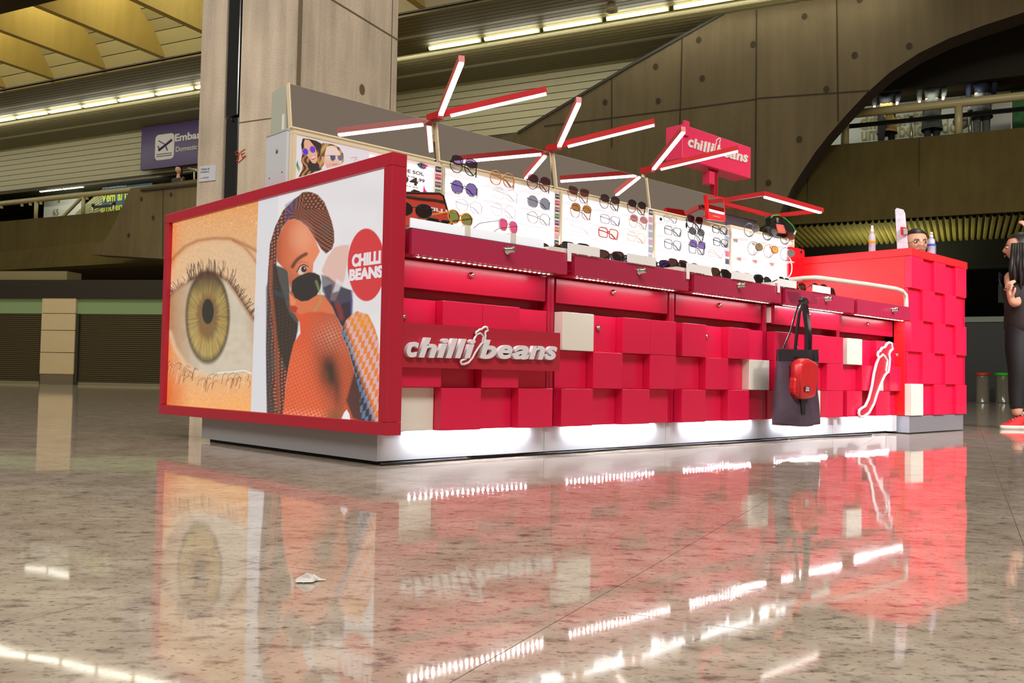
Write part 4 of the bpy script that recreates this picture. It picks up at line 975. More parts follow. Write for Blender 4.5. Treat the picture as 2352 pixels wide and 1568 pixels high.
    def lash(x0, y0, x1, y1, bend, w, col, op=.9):
        mx, my = (x0+x1)/2+bend, (y0+y1)/2; P = []
        for k in range(6):
            t = k/5; P.append(((1-t)**2*x0+2*t*(1-t)*mx+t*t*x1, (1-t)**2*y0+2*t*(1-t)*my+t*t*y1))
        s.stroke(P, w, col, .9, op)
    for k in range(120):
        t = rng.random(); j = t*(len(up_)-1); i = int(j); f = j-i; i2 = min(i+1, len(up_)-1)
        bx, by = up_[i][0]*(1-f)+up_[i2][0]*f, up_[i][1]*(1-f)+up_[i2][1]*f-2
        ang = (bx-480)/110; L_ = rng.uniform(14, 44) if 430 < bx < 530 else rng.uniform(10, 26)
        pale = bx < 432 and rng.random() < .65
        lash(bx, by, bx+ang*16+rng.uniform(-6, 6), by-L_*(1-.35*abs(ang)), rng.uniform(-6, 6), rng.uniform(.8, 1.7), (236, 208, 180) if pale else (44, 24, 14), .85)
    for k in range(46):
        bx = rng.uniform(382, 578); by = 828+34*min(1, max(0, (bx-382)/110))+rng.uniform(-3, 22); d = rng.uniform(-10, 10)
        P = [(bx, by), (bx+d*.2-3, by-4), (bx+d-8, by+2), (bx+d-12, by+rng.uniform(10, 26))]
        s.stroke(P, 1.1, (110, 54, 24) if rng.random() < .75 else (255, 220, 180), .9, .8)
    # ---------- white gutter beside the eye
    s.poly([(594, 452), (640, 440), (622, 955), (576, 952)], (222, 220, 224), 1.2, .9)
    # ---------- braided woman
    def braid(px, py):
        dg = np.clip((600-py)/120, 0, 1)*np.clip((px-660)/40, 0, 1); w = px*.36*(1-dg)+(px*.30-py*.24)*dg+vn(px*.05, py*.03)*3; q = np.abs(np.sin(w*1.05)); r = np.clip(np.sin(py*.78*(1-dg)+(px*.5+py*.62)*dg+np.floor(w*1.05/pi)*2.1)*.6+.5, 0, 1)*q
        c = mixc(LC(44, 24, 22), LC(206, 110, 76), r*(.35+.65*q)); c = mixc(c, LC(70, 84, 70), np.clip(vn(px*.04+3, py*.05)-.62, 0, 1)*1.6); return c
    hair = [(703, 440), (715, 441), (730, 447), (745, 464), (753, 483), (762, 508), (767, 530), (768, 554), (763, 571), (749, 583), (738, 572), (724, 550), (707, 523), (690, 508), (676, 503), (661, 506), (648, 523), (639, 550), (636, 573), (635, 611), (640, 640), (664, 720), (684, 745), (680, 775), (664, 830), (657, 880), (652, 952), (613, 950), (612, 900), (611, 800), (613, 720), (614, 669), (615, 630), (620, 560), (632, 520), (650, 483), (664, 470), (677, 456), (686, 450), (694, 442)]
    s.poly(hair, None, 1.5, 1, braid)
    s.poly([(611, 660), (617, 640), (624, 800), (627, 952), (613, 950), (611, 800)], (38, 52, 56), 3, .75)
    s.poly([(625, 606), (662, 618), (668, 690), (690, 690), (684, 760), (676, 790), (660, 860), (640, 800), (628, 720)], (26, 28, 20), 4, .93)
    s.stroke([(623, 600), (622, 660), (630, 740), (636, 820), (640, 940)], 8, (150, 72, 48), 3, .75)
    s.poly([(652, 540), (655, 470), (684, 452), (676, 485), (660, 520)], (58, 60, 110), 5, .55)
    face = [(661, 505), (676, 503), (690, 508), (707, 523), (724, 550), (735, 577), (727, 592), (720, 604), (718, 626), (700, 650), (684, 684), (671, 690), (666, 700), (664, 680), (668, 664), (663, 646), (662, 625), (648, 612), (636, 600), (634, 570), (640, 545), (649, 522)]
    s.poly(face, None, 2, 1, lambda px, py: mixc(mixc(LC(204, 96, 54), LC(236, 136, 92), (px-645)/55), LC(150, 62, 34), np.clip((py-600)/60, 0, 1)*.6)*(1-.35*np.clip((650-px)/20, 0, 1))[:, None])
    s.ell(692, 545, 22, 28, (240, 176, 140), 1.2, .45)
    s.stroke([(672, 612), (677, 603), (683, 596), (692, 589), (703, 583)], 8, (74, 38, 28), 4, .9)
    s.poly([(683, 622), (690, 612), (698, 609), (706, 614), (703, 624), (694, 631), (686, 630)], (226, 198, 186), 1.5)
    s.ell(698, 618, 6.5, 7.5, (44, 24, 18), .2); s.ell(700, 616, 1.5, 1.5, (230, 220, 220), .4)
    s.stroke([(682, 624), (689, 611), (698, 607), (708, 612)], 2.5, (60, 26, 18), 1.2)
    s.stroke([(686, 604), (696, 600), (708, 604)], 1.6, (150, 70, 44), 2, .7)
    # chest, shoulder, knitted top
    chest = [(664, 690), (671, 690), (684, 684), (727, 676), (749, 678), (764, 706), (772, 726), (786, 752), (786, 768), (801, 804), (812, 846), (826, 900), (829, 968), (786, 962), (650, 951), (659, 862), (668, 815), (675, 787), (690, 765), (688, 740), (678, 722), (668, 714)]
    def knit(px, py):
        chk = (np.sin((px*.9+py*.35)*.62)*np.sin((py*.9-px*.35)*.62) > 0)*1.0
        c = mixc(LC(222, 82, 40), LC(236, 118, 72), chk*.55*np.clip((py-760)/60, 0, 1)+.1*vn(px*.2, py*.2)); c = mixc(c, LC(168, 84, 52), np.clip((px-700)/60, 0, 1)*np.clip((900-py)/120, 0, 1)*.6)
        d = np.exp(-(((px-768+(900-py)*.22)/30)**2+((py-868)/74)**2))*(.75+.5*vn(px*.08, py*.03)); c = mixc(c, LC(52, 34, 22), d*.95); c = mixc(c, LC(90, 50, 34), np.clip((px-770-(py-780)*.2)/40, 0, 1)*np.clip((py-800)/60, 0, 1)*.6)
        g = np.clip((py-925)/30, 0, 1)*np.clip(1-abs(px-770)/40, 0, 1); c = mixc(c, LC(92, 82, 44), g*.7)
        w = np.clip(1-abs(px-760)/60, 0, 1)*np.clip(1-abs(py-770)/50, 0, 1)*chk; c = mixc(c, LC(226, 168, 140), w*.6)
        b_ = np.clip((py-935)/18, 0, 1)*np.clip((756-px)/30, 0, 1); return mixc(c, LC(255, 150, 110), b_*chk)
    s.poly(chest, None, 2, 1, knit)
    s.poly([(668, 690), (690, 684), (727, 676), (748, 680), (764, 706), (768, 722), (740, 716), (712, 716), (690, 722), (676, 712)], (222, 116, 74), 4, .95)
    s.poly([(664, 708), (674, 700), (684, 706), (680, 718), (668, 716)], (176, 56, 38), 2)
    s.poly([(664, 672), (672, 680), (680, 692), (676, 702), (667, 700)], (236, 134, 92), 1.5)
    s.poly([(812, 860), (830, 840), (830, 968), (810, 960), (795, 920)], (40, 28, 30), 6, .9)
    s.poly([(784, 962), (790, 948), (796, 940), (802, 950), (805, 965)], (244, 240, 244), 1.5)
    # dark gap and sleeve
    s.poly([(742, 660), (760, 652), (806, 666), (810, 690), (808, 724), (798, 740), (787, 753), (772, 726), (764, 706), (750, 684)], (38, 30, 52), 2)
    s.stroke([(772, 690), (780, 712), (784, 730)], 12, (150, 46, 34), 6, .7); s.stroke([(808, 668), (808, 724)], 5, (96, 92, 160), 4, .7)
    sleeve = [(786, 753), (795, 735), (808, 722), (820, 714), (846, 722), (860, 750), (868, 776), (876, 833), (874, 968), (828, 966), (826, 900), (812, 846), (801, 804), (785, 768)]
    def slv(px, py):
        u = (px-800)*.9+(py-720)*.12; v = (py-720)*.8+(px-800)*.45; chk = (np.floor(u/7)+np.floor(v/13)) % 2
        c = mixc(LC(232, 128, 48), LC(222, 178, 176), chk); e_ = np.clip((px-(786+(py-753)*.32))/16, 0, 1)
        c = mixc(mixc(LC(38, 40, 52), LC(92, 116, 150), chk), c, e_); c = mixc(c, LC(236, 152, 24), np.exp(-(((px-836)/26)**2+((py-738)/20)**2))*.7)
        return mixc(c, LC(232, 232, 236), np.clip((px-868-(py-800)*.02)/6, 0, 1)*.6)
    s.poly(sleeve, None, 1.5, 1, slv)
    # pale hand and lens in front of the face
    s.poly([(768, 568), (784, 563), (802, 562), (800, 585), (792, 640), (770, 690), (758, 690), (764, 650), (750, 640), (738, 622), (752, 590)], (226, 178, 160), 3, .85)
    s.poly([(738, 630), (755, 636), (772, 650), (790, 660), (806, 668), (806, 692), (780, 698), (752, 690), (740, 668)], (70, 66, 84), 4, .8)
    s.poly([(774, 640), (786, 650), (778, 668), (764, 672)], (236, 232, 236), 4, .6)
    s.poly([(671, 645), (682, 636), (695, 630), (710, 625), (722, 626), (734, 632), (738, 648), (736, 664), (727, 678), (708, 690), (692, 692), (678, 684), (670, 668)], (20, 22, 24), 1.5)
    s.poly([(626, 664), (640, 668), (655, 676), (664, 690), (650, 684), (632, 678)], (44, 58, 84), 3, .6)
    s.stroke([(726, 646), (734, 668), (737, 690), (722, 714)], 5, (150, 160, 96), 4, .6)
    # badge
    s.ell(841.5, 608, 43, 83.5, (214, 46, 54), .03)
    # end of the artwork layers
    return s
pm = printed_mat('poster_print', .92)
lb_ = [o for o in bpy.data.objects if o.name == 'lightbox'][0]
sheet = art_sheet('poster_sheet', ((iy0, iy1, 560), (iz0, iz1, 400)), None, [[-601.09689, 85.56411, 2581.68851], [601.23161, -2066.4858, 3236.54903], [0.72272, 0.04021, 3.02078]], paint_main, pm, lb_, 'x', -.030)
q1 = [(0.147,0.72),(-0.02214,0.7127),(0.1396,0.6742),(-0.02146,0.6692)]
q2 = [(0.1607,0.6682),(-0.03639,0.6637),(0.1535,0.627),(-0.04047,0.623)]
def fx(a, c, h): return (-.0312-h, a, c)
PW = emat('badge_white', (236, 226, 228), .95)
put_text('badge_text', 'CHILLI', (q1[0][0], q1[1][0], (q1[2][1]+q1[3][1])/2, (q1[0][1]+q1[1][1])/2), fx, PW, sheet, .0003, .055, 0, 1, 1)
put_text('badge_text', 'BEANS', (q2[0][0], q2[1][0], (q2[2][1]+q2[3][1])/2, (q2[0][1]+q2[1][1])/2), fx, PW, sheet, .0003, .055, 0, 1, 1)
# clear cover over the print
GLS = lensmat('cover_glass', (255, 255, 255), .045, .0)
MB().add([(-.036, iy0, iz0), (-.036, iy1, iz0), (-.036, iy1, iz1), (-.036, iy0, iz1)], [(0,3,2,1)]).build('cover_glass', GLS, lb_)
def paint_couple(x, y):
    X_, Y_ = (x-640)*9.046, (y-290)*9.046
    s = Art(X_, Y_, LC(238, 226, 230))
    s.poly([(320, 290), (330, 400), (320, 540), (295, 670), (255, 630), (245, 550), (270, 450)], None, 4, 1, lambda a, b: mixc(LC(60, 150, 70), LC(120, 170, 60), (b-300)/300))
    s.poly([(395, 700), (410, 800), (450, 880), (420, 960), (380, 880), (365, 800)], None, 4, 1, lambda a, b: mixc(LC(40, 150, 110), LC(220, 190, 60), (b-820)/120))
    s.poly([(200, 850), (250, 930), (275, 1040), (240, 1120), (190, 1120), (180, 1000)], None, 4, 1, lambda a, b: mixc(LC(20, 90, 80), LC(190, 170, 40), (b-950)/100))
    def wave(a, b): return mixc(LC(48, 30, 24), LC(206, 134, 66), np.clip((b-450)/250, 0, 1)*(.45+.55*np.sin(a*.06+np.sin(b*.02)*3)))
    s.poly([(500, 250), (620, 260), (780, 300), (890, 360), (900, 430), (850, 700), (900, 900), (600, 1010), (410, 1060), (480, 920), (500, 800), (465, 720), (490, 560), (465, 380)], None, 6, 1, wave)
    s.poly([(545, 270), (640, 285), (690, 350), (760, 440), (800, 560), (805, 680), (770, 770), (700, 760), (640, 680), (570, 580), (530, 440), (525, 340)], (236, 178, 140), 5)
    s.poly([(640, 720), (700, 770), (800, 770), (860, 900), (680, 960), (600, 840), (620, 740)], (34, 30, 30), 6)
    s.ell(555, 525, 62, 78, (226, 140, 200), .05, 1, -20); s.ell(557, 528, 54, 70, (84, 52, 196), .05, 1, -20)
    s.ell(705, 480, 62, 78, (226, 140, 200), .05, 1, -20); s.ell(707, 482, 54, 70, (116, 52, 206), .05, 1, -20)
    s.stroke([(612, 500), (650, 480)], 8, (200, 130, 110), 4)
    s.poly([(655, 640), (700, 640), (768, 605), (765, 650), (735, 690), (690, 690)], (196, 70, 70), 4); s.poly([(668, 645), (710, 642), (765, 612), (755, 645), (715, 668), (680, 665)], (250, 246, 246), 3)
    s.poly([(900, 350), (1000, 350), (1150, 380), (1260, 440), (1340, 560), (1360, 720), (1300, 800), (1310, 620), (1200, 560), (1000, 560), (960, 700), (940, 800), (860, 900), (840, 780), (870, 560)], None, 6, 1, lambda a, b: mixc(LC(96, 66, 40), LC(212, 160, 84), .5+.5*np.sin(a*.03+b*.025)))
    s.poly([(1000, 420), (1100, 400), (1200, 440), (1270, 540), (1290, 640), (1240, 680), (1280, 760), (1300, 800), (1000, 870), (960, 760), (960, 560)], None, 5, 1, lambda a, b: mixc(LC(244, 214, 198), LC(238, 176, 150), (b-600)/200))
    s.poly([(890, 620), (940, 640), (965, 720), (940, 750), (900, 700)], (232, 160, 130), 4)
    s.stroke([(970, 610), (1060, 605), (1180, 610), (1330, 610)], 12, (196, 130, 110), 5)
    s.poly([(1065, 600), (1180, 605), (1180, 680), (1130, 725), (1085, 700)], (88, 80, 112), 5); s.poly([(1225, 610), (1325, 612), (1320, 690), (1280, 725), (1230, 680)], (112, 108, 140), 5)
    s.stroke([(1120, 800), (1160, 790), (1210, 790)], 14, (150, 84, 60), 8, .8)
    s.stroke([(1505, 665), (1560, 645), (1620, 640), (1600, 700)], 10, (222, 50, 70), 4); s.stroke([(1570, 690), (1580, 720)], 8, (222, 50, 70), 4); s.stroke([(1640, 695), (1660, 710)], 8, (222, 50, 70), 4)
    return s
cs = [(0.02782,1.222),(0.5322,1.115)]
art_sheet('couple_poster', ((panx[0][0]+.014, .40, 260), (1.0, zT-.015, 190)), None, [[2329.07354, 85.56411, 2238.9077], [626.94434, -2066.4858, 3668.10286], [0.68997, 0.04021, 3.53762]], paint_couple, printed_mat('couple_print', .85), panels[0], 'y', .6865)
# ================================================================ SPECTACLES
def oval(rx, rz, p=2.0, n=22, ang=0):
    o = []
    for i in range(n):
        t = 2*pi*i/n; c, s_ = cos(t), sin(t)
        o.append((rx*math.copysign(abs(c)**(2/p), c), rz*math.copysign(abs(s_)**(2/p), s_)))
    return o
def shape_pts(kind, w, h):
    rx, rz = w/2, h/2
    if kind == 'round': return oval(rx, rz, 2.1)
    if kind == 'square': return oval(rx, rz, 4.2)
    if kind == 'hex': return [(rx*cos(rad(t)), rz*sin(rad(t))*1.05) for t in (0, 40, 70, 110, 140, 180, 215, 250, 290, 325)]
    if kind == 'aviator': return [(a*(1-.18*(c < 0)*abs(c)/rz)+0.06*rx*(c < 0), c) for a, c in oval(rx, rz, 2.7)]
    if kind == 'cat': return [(a*(1-.12*(c < 0)), c+.18*rz*max(0, a/rx)) for a, c in oval(rx, rz, 2.8)]
    return oval(rx, rz, 2.4)
FRM = {}
def fmat(rgb, metal=0): return mat('frame_%d_%d_%d' % rgb, rgb, .25, metal=metal, spec=.6)
GCOUNT = [0]
def glasses(loc, label, kind='round', w=.138, h=.046, rim=(30, 26, 30), r=.0011, lens=(170, 160, 190), flip=None, thick=1.0, tilt=0, rotz=0, open_=True, group=None, tlen=.125, name='eyeglasses', cat='glasses'):
    """built with its parts around the bridge, temples reaching back (+y); then moved into place"""
    R_ = Matrix.Rotation(rotz, 3, 'Z') @ Matrix.Rotation(tilt, 3, 'X')
    def T(x, y, z): return R_ @ Vector((x, y, z))+Vector(loc)
    e = thing(name, loc, label, cat, group)
    lw = w*.452; cx = w*.5-lw*.5; P = shape_pts(kind, lw, h)
    m = fmat(rim, 1 if sum(rim) > 330 and rim[2] < 150 and r < .0012 else 0)
    fr = MB(T)
    for s_ in (-1, 1): fr.tube([(s_*(cx+a), .0018*abs(a)/lw*2, c) for a, c in (P if s_ > 0 else [(a, c) for a, c in P])], r*thick, 5, closed=True)
    bw = cx-lw/2; bz = h*.12
    fr.tube([(-bw-.001, 0, bz), (-bw*.5, -.0015, bz+.004), (bw*.5, -.0015, bz+.004), (bw+.001, 0, bz)], r*1.1*thick, 5)
    for s_ in (-1, 1): fr.tube([(s_*(cx+lw/2-.001), .001, h*.2), (s_*(w/2+.004), .003, h*.22)], r*1.4*thick, 5)
    F = fr.build('frame', m, e)
    L = lensmat('lens_%d_%d_%d' % lens, lens, .10)
    for s_ in (-1, 1):
        q = MB(T); n = len(P)
        q.add([(s_*cx+s_*a*.97, -.0002, c*.97) for a, c in P]+[(s_*cx, -.0016, 0)], [(i, (i+1) % n, n) for i in range(n)], True)
        q.build('lens', L, e)
    if flip:
        L2 = lensmat('lens_%d_%d_%d' % flip, flip, .14)
        for s_ in (-1, 1):
            q = MB(T); q.add([(s_*cx+s_*a*.97, -.004, h*.34+c*.62) for a, c in P], [tuple(range(len(P)))]); q.build('clip_lens', L2, e)
        q = MB(T)
        for s_ in (-1, 1): q.tube([(s_*cx+s_*a, -.0042, h*.34+c*.64) for a, c in P], r*.8, 4, closed=True)
        q.build('clip_frame', m, e)
    for s_ in (-1, 1):
        x = s_*(w/2+.004); q = MB(T)
        if open_: path = [(x, .003, h*.22), (x*.99, tlen*.35, h*.2), (x*.96, tlen*.72, h*.16), (x*.93, tlen, -h*.25)]
        elif s_ < 0: path = [(x, .003, h*.2), (-.15*w, .008, h*.14), (.22*w, .011, 0), (.46*w, .013, -h*.42)]
        else: path = [(x, .003, h*.22), (x+.006, .012, h*.12), (x+.012, .020, -h*.12), (x+.014, .024, -h*.45)]
        q.tube(path, [r*1.2*thick, r*1.2*thick, r*1.4*thick, r*1.6*thick], 5); q.build('temple', m, e)
    return e
GW = 'spectacles on the lit panel shelves'
WY = .628
def wall(px, label, z_off=0, **k):
    a, c = px; k['w'] = k.get('w', .138)*1.12; k['h'] = k['h']*1.14; k['open_'] = False; k['r'] = max(k.get('r', .0011)*1.5, .0009); o = glasses((a, WY, c+z_off), label, group=GW, **k); return o
wall((0.8749,1.254), 'round dark glasses with purple upper lenses, top of the second panel', kind='round', h=.058, rim=(24, 20, 26), lens=(240, 236, 240), flip=(92, 70, 112), r=.0014, open_=True, tlen=.03)
wall((0.8828,1.156), 'hexagonal glasses with purple gradient lenses and brown rim', kind='hex', h=.052, rim=(58, 30, 34), lens=(118, 96, 160), r=.0012, tlen=.035)
wall((0.9136,1.079), 'thin clear rimless glasses under the purple hexagonal pair', kind='round', h=.048, rim=(176, 150, 176), lens=(248, 244, 248), r=.0006, tlen=.03)
wall((1.116,1.238), 'large round amber framed glasses with clear lenses', kind='round', h=.060, rim=(206, 142, 78), lens=(244, 232, 224), r=.0018, tlen=.03)
wall((1.138,1.169), 'thin round frameless glasses under the amber pair', kind='round', h=.050, rim=(206, 180, 196), lens=(249, 246, 249), r=.0006, tlen=.03)
wall((1.129,1.089), 'thin round clear glasses, lowest in the middle of the second panel', kind='round', h=.050, rim=(196, 166, 190), lens=(249, 246, 249), r=.0006, tlen=.03)
wall((1.359,1.253), 'round burgundy clip-on glasses at the top right of the second panel', kind='round', h=.054, rim=(70, 26, 44), lens=(244, 230, 236), flip=(132, 52, 80), r=.0012, tlen=.03)
wall((1.364,1.161), 'round sunglasses with flat grey lenses', kind='round', h=.052, rim=(60, 52, 56), lens=(130, 130, 140), r=.0009, tlen=.03)
wall((1.366,1.084), 'thin dark wire glasses with clear lenses under the grey pair', kind='round', h=.050, rim=(70, 56, 56), lens=(249, 246, 247), r=.0008, tlen=.03)
wall((1.648,1.238), 'maroon tinted cat eye glasses at the top left of the third panel', kind='cat', h=.056, rim=(110, 50, 54), lens=(246, 234, 234), flip=(140, 82, 84), r=.0009, tlen=.03)
wall((1.67,1.156), 'hexagonal glasses with flipped golden brown lenses', kind='hex', h=.056, rim=(128, 70, 48), lens=(248, 242, 240), flip=(176, 122, 60), r=.0011, tlen=.03)
wall((1.671,1.075), 'nearly invisible rimless glasses with one lilac temple', kind='square', h=.042, rim=(226, 208, 232), lens=(250, 247, 250), r=.0006, tlen=.03)
wall((1.895,1.236), 'dark clip-on glasses in the middle of the third panel top row', kind='round', h=.056, rim=(66, 40, 44), lens=(246, 238, 238), flip=(96, 70, 74), r=.0011, tlen=.03)
wall((1.904,1.149), 'slim purple rectangular glasses with clear lenses', kind='square', h=.040, rim=(84, 56, 104), lens=(249, 245, 249), r=.0010, tlen=.03)
wall((1.891,1.076), 'bright red rectangular glasses with clear lenses', kind='square', h=.044, rim=(196, 56, 32), lens=(249, 243, 243), r=.0020, tlen=.03)
wall((2.123,1.243), 'black round clip-on sunglasses with a gold chain detail', kind='round', h=.054, rim=(54, 30, 30), lens=(244, 230, 228), flip=(56, 34, 38), r=.0012, tlen=.03)
wall((2.14,1.164), 'hexagonal glasses with flipped rosy brown lenses', kind='hex', h=.052, rim=(168, 128, 112), lens=(248, 242, 241), flip=(196, 134, 132), r=.0009, tlen=.03)
wall((2.126,1.083), 'pale beige framed glasses at the bottom right of the third panel', kind='square', h=.044, rim=(222, 200, 180), lens=(250, 246, 246), r=.0014, tlen=.03)
wall((2.432,1.225), 'thin wire glasses at the top left of the fourth panel', kind='round', w=.11, h=.036, rim=(100, 90, 90), lens=(249, 246, 247), r=.0007, tlen=.03)
wall((2.458,1.158), 'black rectangular glasses, upper of two on the fourth panel left', kind='square', h=.042, rim=(34, 28, 34), lens=(249, 246, 248), r=.0013, tlen=.03)
wall((2.459,1.08), 'black rectangular glasses, lower of two on the fourth panel left', kind='square', h=.046, rim=(40, 30, 50), lens=(249, 246, 248), r=.0012, tlen=.03)
wall((2.665,1.23), 'black cat eye clip-on glasses with dark navy lenses', kind='cat', h=.056, rim=(24, 20, 30), lens=(244, 238, 244), flip=(48, 34, 62), r=.0016, tlen=.03)
wall((2.684,1.16), 'black glasses with flipped flat grey lenses', kind='round', h=.058, rim=(36, 32, 38), lens=(249, 246, 248), flip=(106, 106, 112), r=.0012, tlen=.03)
wall((2.694,1.086), 'black glasses with flipped purple gradient lenses', kind='square', h=.058, rim=(44, 30, 56), lens=(249, 246, 249), flip=(146, 116, 190), r=.0013, tlen=.03)
wall((2.933,1.225), 'black half rim glasses on the fourth panel right, upper', kind='square', h=.040, rim=(24, 26, 30), lens=(248, 246, 247), r=.0016, tlen=.05)
wall((2.943,1.149), 'black half rim glasses on the fourth panel right, lower', kind='square', h=.040, rim=(22, 26, 28), lens=(248, 247, 247), r=.0016, tlen=.05)
wall((2.889,1.074), 'thin rimless glasses at the bottom right of the fourth panel', kind='square', h=.034, rim=(180, 130, 140), lens=(250, 247, 248), r=.0006, tlen=.03)
# shelves carrying them
def sh(i, pts_):
    for (a, c), w_ in pts_: MB().box(a-w_/2, a+w_/2, .612, .687, c-.0028, c).build('shelf', SHV, panels[i])
sh(1, [((0.8785,1.217), .17), ((0.8809,1.13), .17), ((0.8934,1.05), .18), ((1.117,1.203), .17), ((1.13,1.133), .17), ((1.129,1.056), .17), ((1.36,1.216), .16), ((1.365,1.133), .16), ((1.366,1.056), .16)])
sh(2, [((1.655,1.204), .15), ((1.67,1.122), .15), ((1.672,1.049), .15), ((1.896,1.199), .15), ((1.905,1.119), .15), ((1.892,1.043), .15), ((2.124,1.205), .15), ((2.14,1.13), .15), ((2.127,1.052), .15)])
sh(3, [((2.449,1.202), .17), ((2.458,1.13), .17), ((2.46,1.048), .17), ((2.675,1.193), .15), ((2.689,1.122), .15), ((2.695,1.045), .15), ((2.938,1.199), .15), ((2.944,1.122), .15), ((2.889,1.05), .2)])
# small tags and charms
q = MB(); a, c = (2.332,1.21); q.lathe([(.009, .618), (.010, .622)], (a, 0, c), 12, 'y'); q.build('black_charm', BLK, label='tiny black round tag beside the thin wire glasses', cat='tag')
q = MB(); a, c = (2.564,1.198); q.prism([(a-.006, c+.02), (a+.006, c+.02), (a+.007, c), (a, c-.012), (a-.007, c)], 'y', .61, .614); q.build('skull_charm', mat('charm_dark', (44, 40, 44), .4, metal=.5), label='tiny dark charm hanging from the navy clip-on glasses', cat='charm')
# ---- tray pairs on the first drawer
glasses(((0.3137,0.8698)[0], -.02, (0.3137,0.8698)[1]), 'amber yellow sunglasses with olive lenses on the white tray', 'round', .14, .046, (226, 142, 16), .0026, (120, 124, 66), rotz=rad(12), cat='sunglasses', name='sunglasses')
glasses(((0.6258,0.8904)[0], .06, (0.6258,0.8904)[1]), 'pink lens wire sunglasses on the white tray', 'aviator', .132, .046, (96, 44, 44), .0009, (214, 82, 122), rotz=rad(14), cat='sunglasses', name='sunglasses')
glasses(((0.1092,0.8654)[0]-.02, -.04, (0.1092,0.8654)[1]), 'black sunglasses half hidden behind the red frame edge', 'round', .135, .048, (26, 22, 28), .0018, (44, 38, 56), rotz=rad(-14), cat='sunglasses', name='sunglasses')
glasses(((0.3576,0.8854)[0], .15, (0.3576,0.8854)[1]-.01), 'small black folded sunglasses between the red case and amber pair', 'square', .12, .03, (20, 16, 20), .002, (30, 26, 34), open_=False, cat='sunglasses', name='sunglasses')
# ---- rows of sunglasses in the display drawers
gid = 0
PAL = [((66, 34, 20), (70, 40, 24), 'tortoise brown'), ((18, 18, 20), (40, 44, 40), 'black'), ((20, 18, 18), (52, 56, 36), 'black green'), ((96, 22, 24), (70, 44, 40), 'dark red'), ((22, 18, 34), (50, 34, 74), 'dark purple'), ((150, 112, 60), (84, 66, 36), 'gold'), ((60, 56, 60), (96, 92, 104), 'grey')]
KN = ['round', 'cat', 'square', 'aviator']
row = [((0.8084,0.8117), 0, 0, 'nearest the white tray'), ((0.9202,0.8276), 1, 2, 'left of the first frosted plate'), ((1.032,0.8239), 2, 1, 'behind the first frosted plate'), ((1.137,0.8187), 3, 1, 'with a small red hinge, after the first plate'), ((1.241,0.8184), 6, 3, 'between the first two frosted plates'),
       ((1.336,0.8206), 2, 0, 'behind the second frosted plate'), ((1.501,0.8218), 4, 1, 'right of the second frosted plate'), ((1.615,0.8312), 3, 2, 'at the second drawer joint'), ((1.73,0.8324), 5, 0, 'behind the third frosted plate'), ((1.952,0.8224), 0, 2, 'right of the third frosted plate'),
       ((2.096,0.8272), 4, 3, 'behind the fourth frosted plate'), ((2.242,0.8229), 2, 1, 'right of the fourth frosted plate'), ((2.387,0.8267), 1, 0, 'before the fifth frosted plate'), ((2.552,0.8319), 1, 2, 'behind the fifth frosted plate'), ((2.734,0.8263), 5, 3, 'above the hook of the tote bag'),
       ((2.925,0.8324), 0, 0, 'behind the last frosted plate'), ((3.093,0.8276), 3, 2, 'last at the right of the row')]
for k, ((a, c), pi_, ki, where) in enumerate(row):
    rim, ln, nm = PAL[pi_]
    glasses((a, -.03 if k % 2 else .0, max(.812, c)), nm+' sunglasses in the display drawer, '+where, KN[ki], .142, .048, rim, .0024 if rim[0] < 140 else .0012, ln, tilt=rad(-16), rotz=rad(random.uniform(-14, 14)), group='sunglasses in the front row of the drawers', tlen=.07, name='sunglasses', cat='sunglasses')
row2 = [(.95, 1), (1.10, 0), (1.25, 2), (1.74, 1), (1.9, 3), (2.06, 0), (2.48, 1), (2.62, 2), (2.78, 4), (2.93, 1), (3.05, 0)]
for k, (a, pi_) in enumerate(row2):
    rim, ln, nm = PAL[pi_]
    w_ = ['at the left end', 'second from the left', 'third from the left', 'fourth from the left', 'fifth from the left', 'sixth from the left', 'fifth from the right', 'fourth from the right', 'third from the right', 'second from the right', 'at the right end'][k]
    glasses((a, .19, .838), nm+' sunglasses of the back drawer row, '+w_, KN[k % 4], .142, .046, rim, .0022 if rim[0] < 140 else .0012, ln, tilt=rad(-14), rotz=rad(random.uniform(-10, 10)), group='sunglasses in the back row of the drawers', tlen=.07, name='sunglasses', cat='sunglasses')
MB().box(.85, 3.15, .12, .27, .7285, .80).build('rear_step', WHT, label='white step board raising the back row of sunglasses', cat='step')
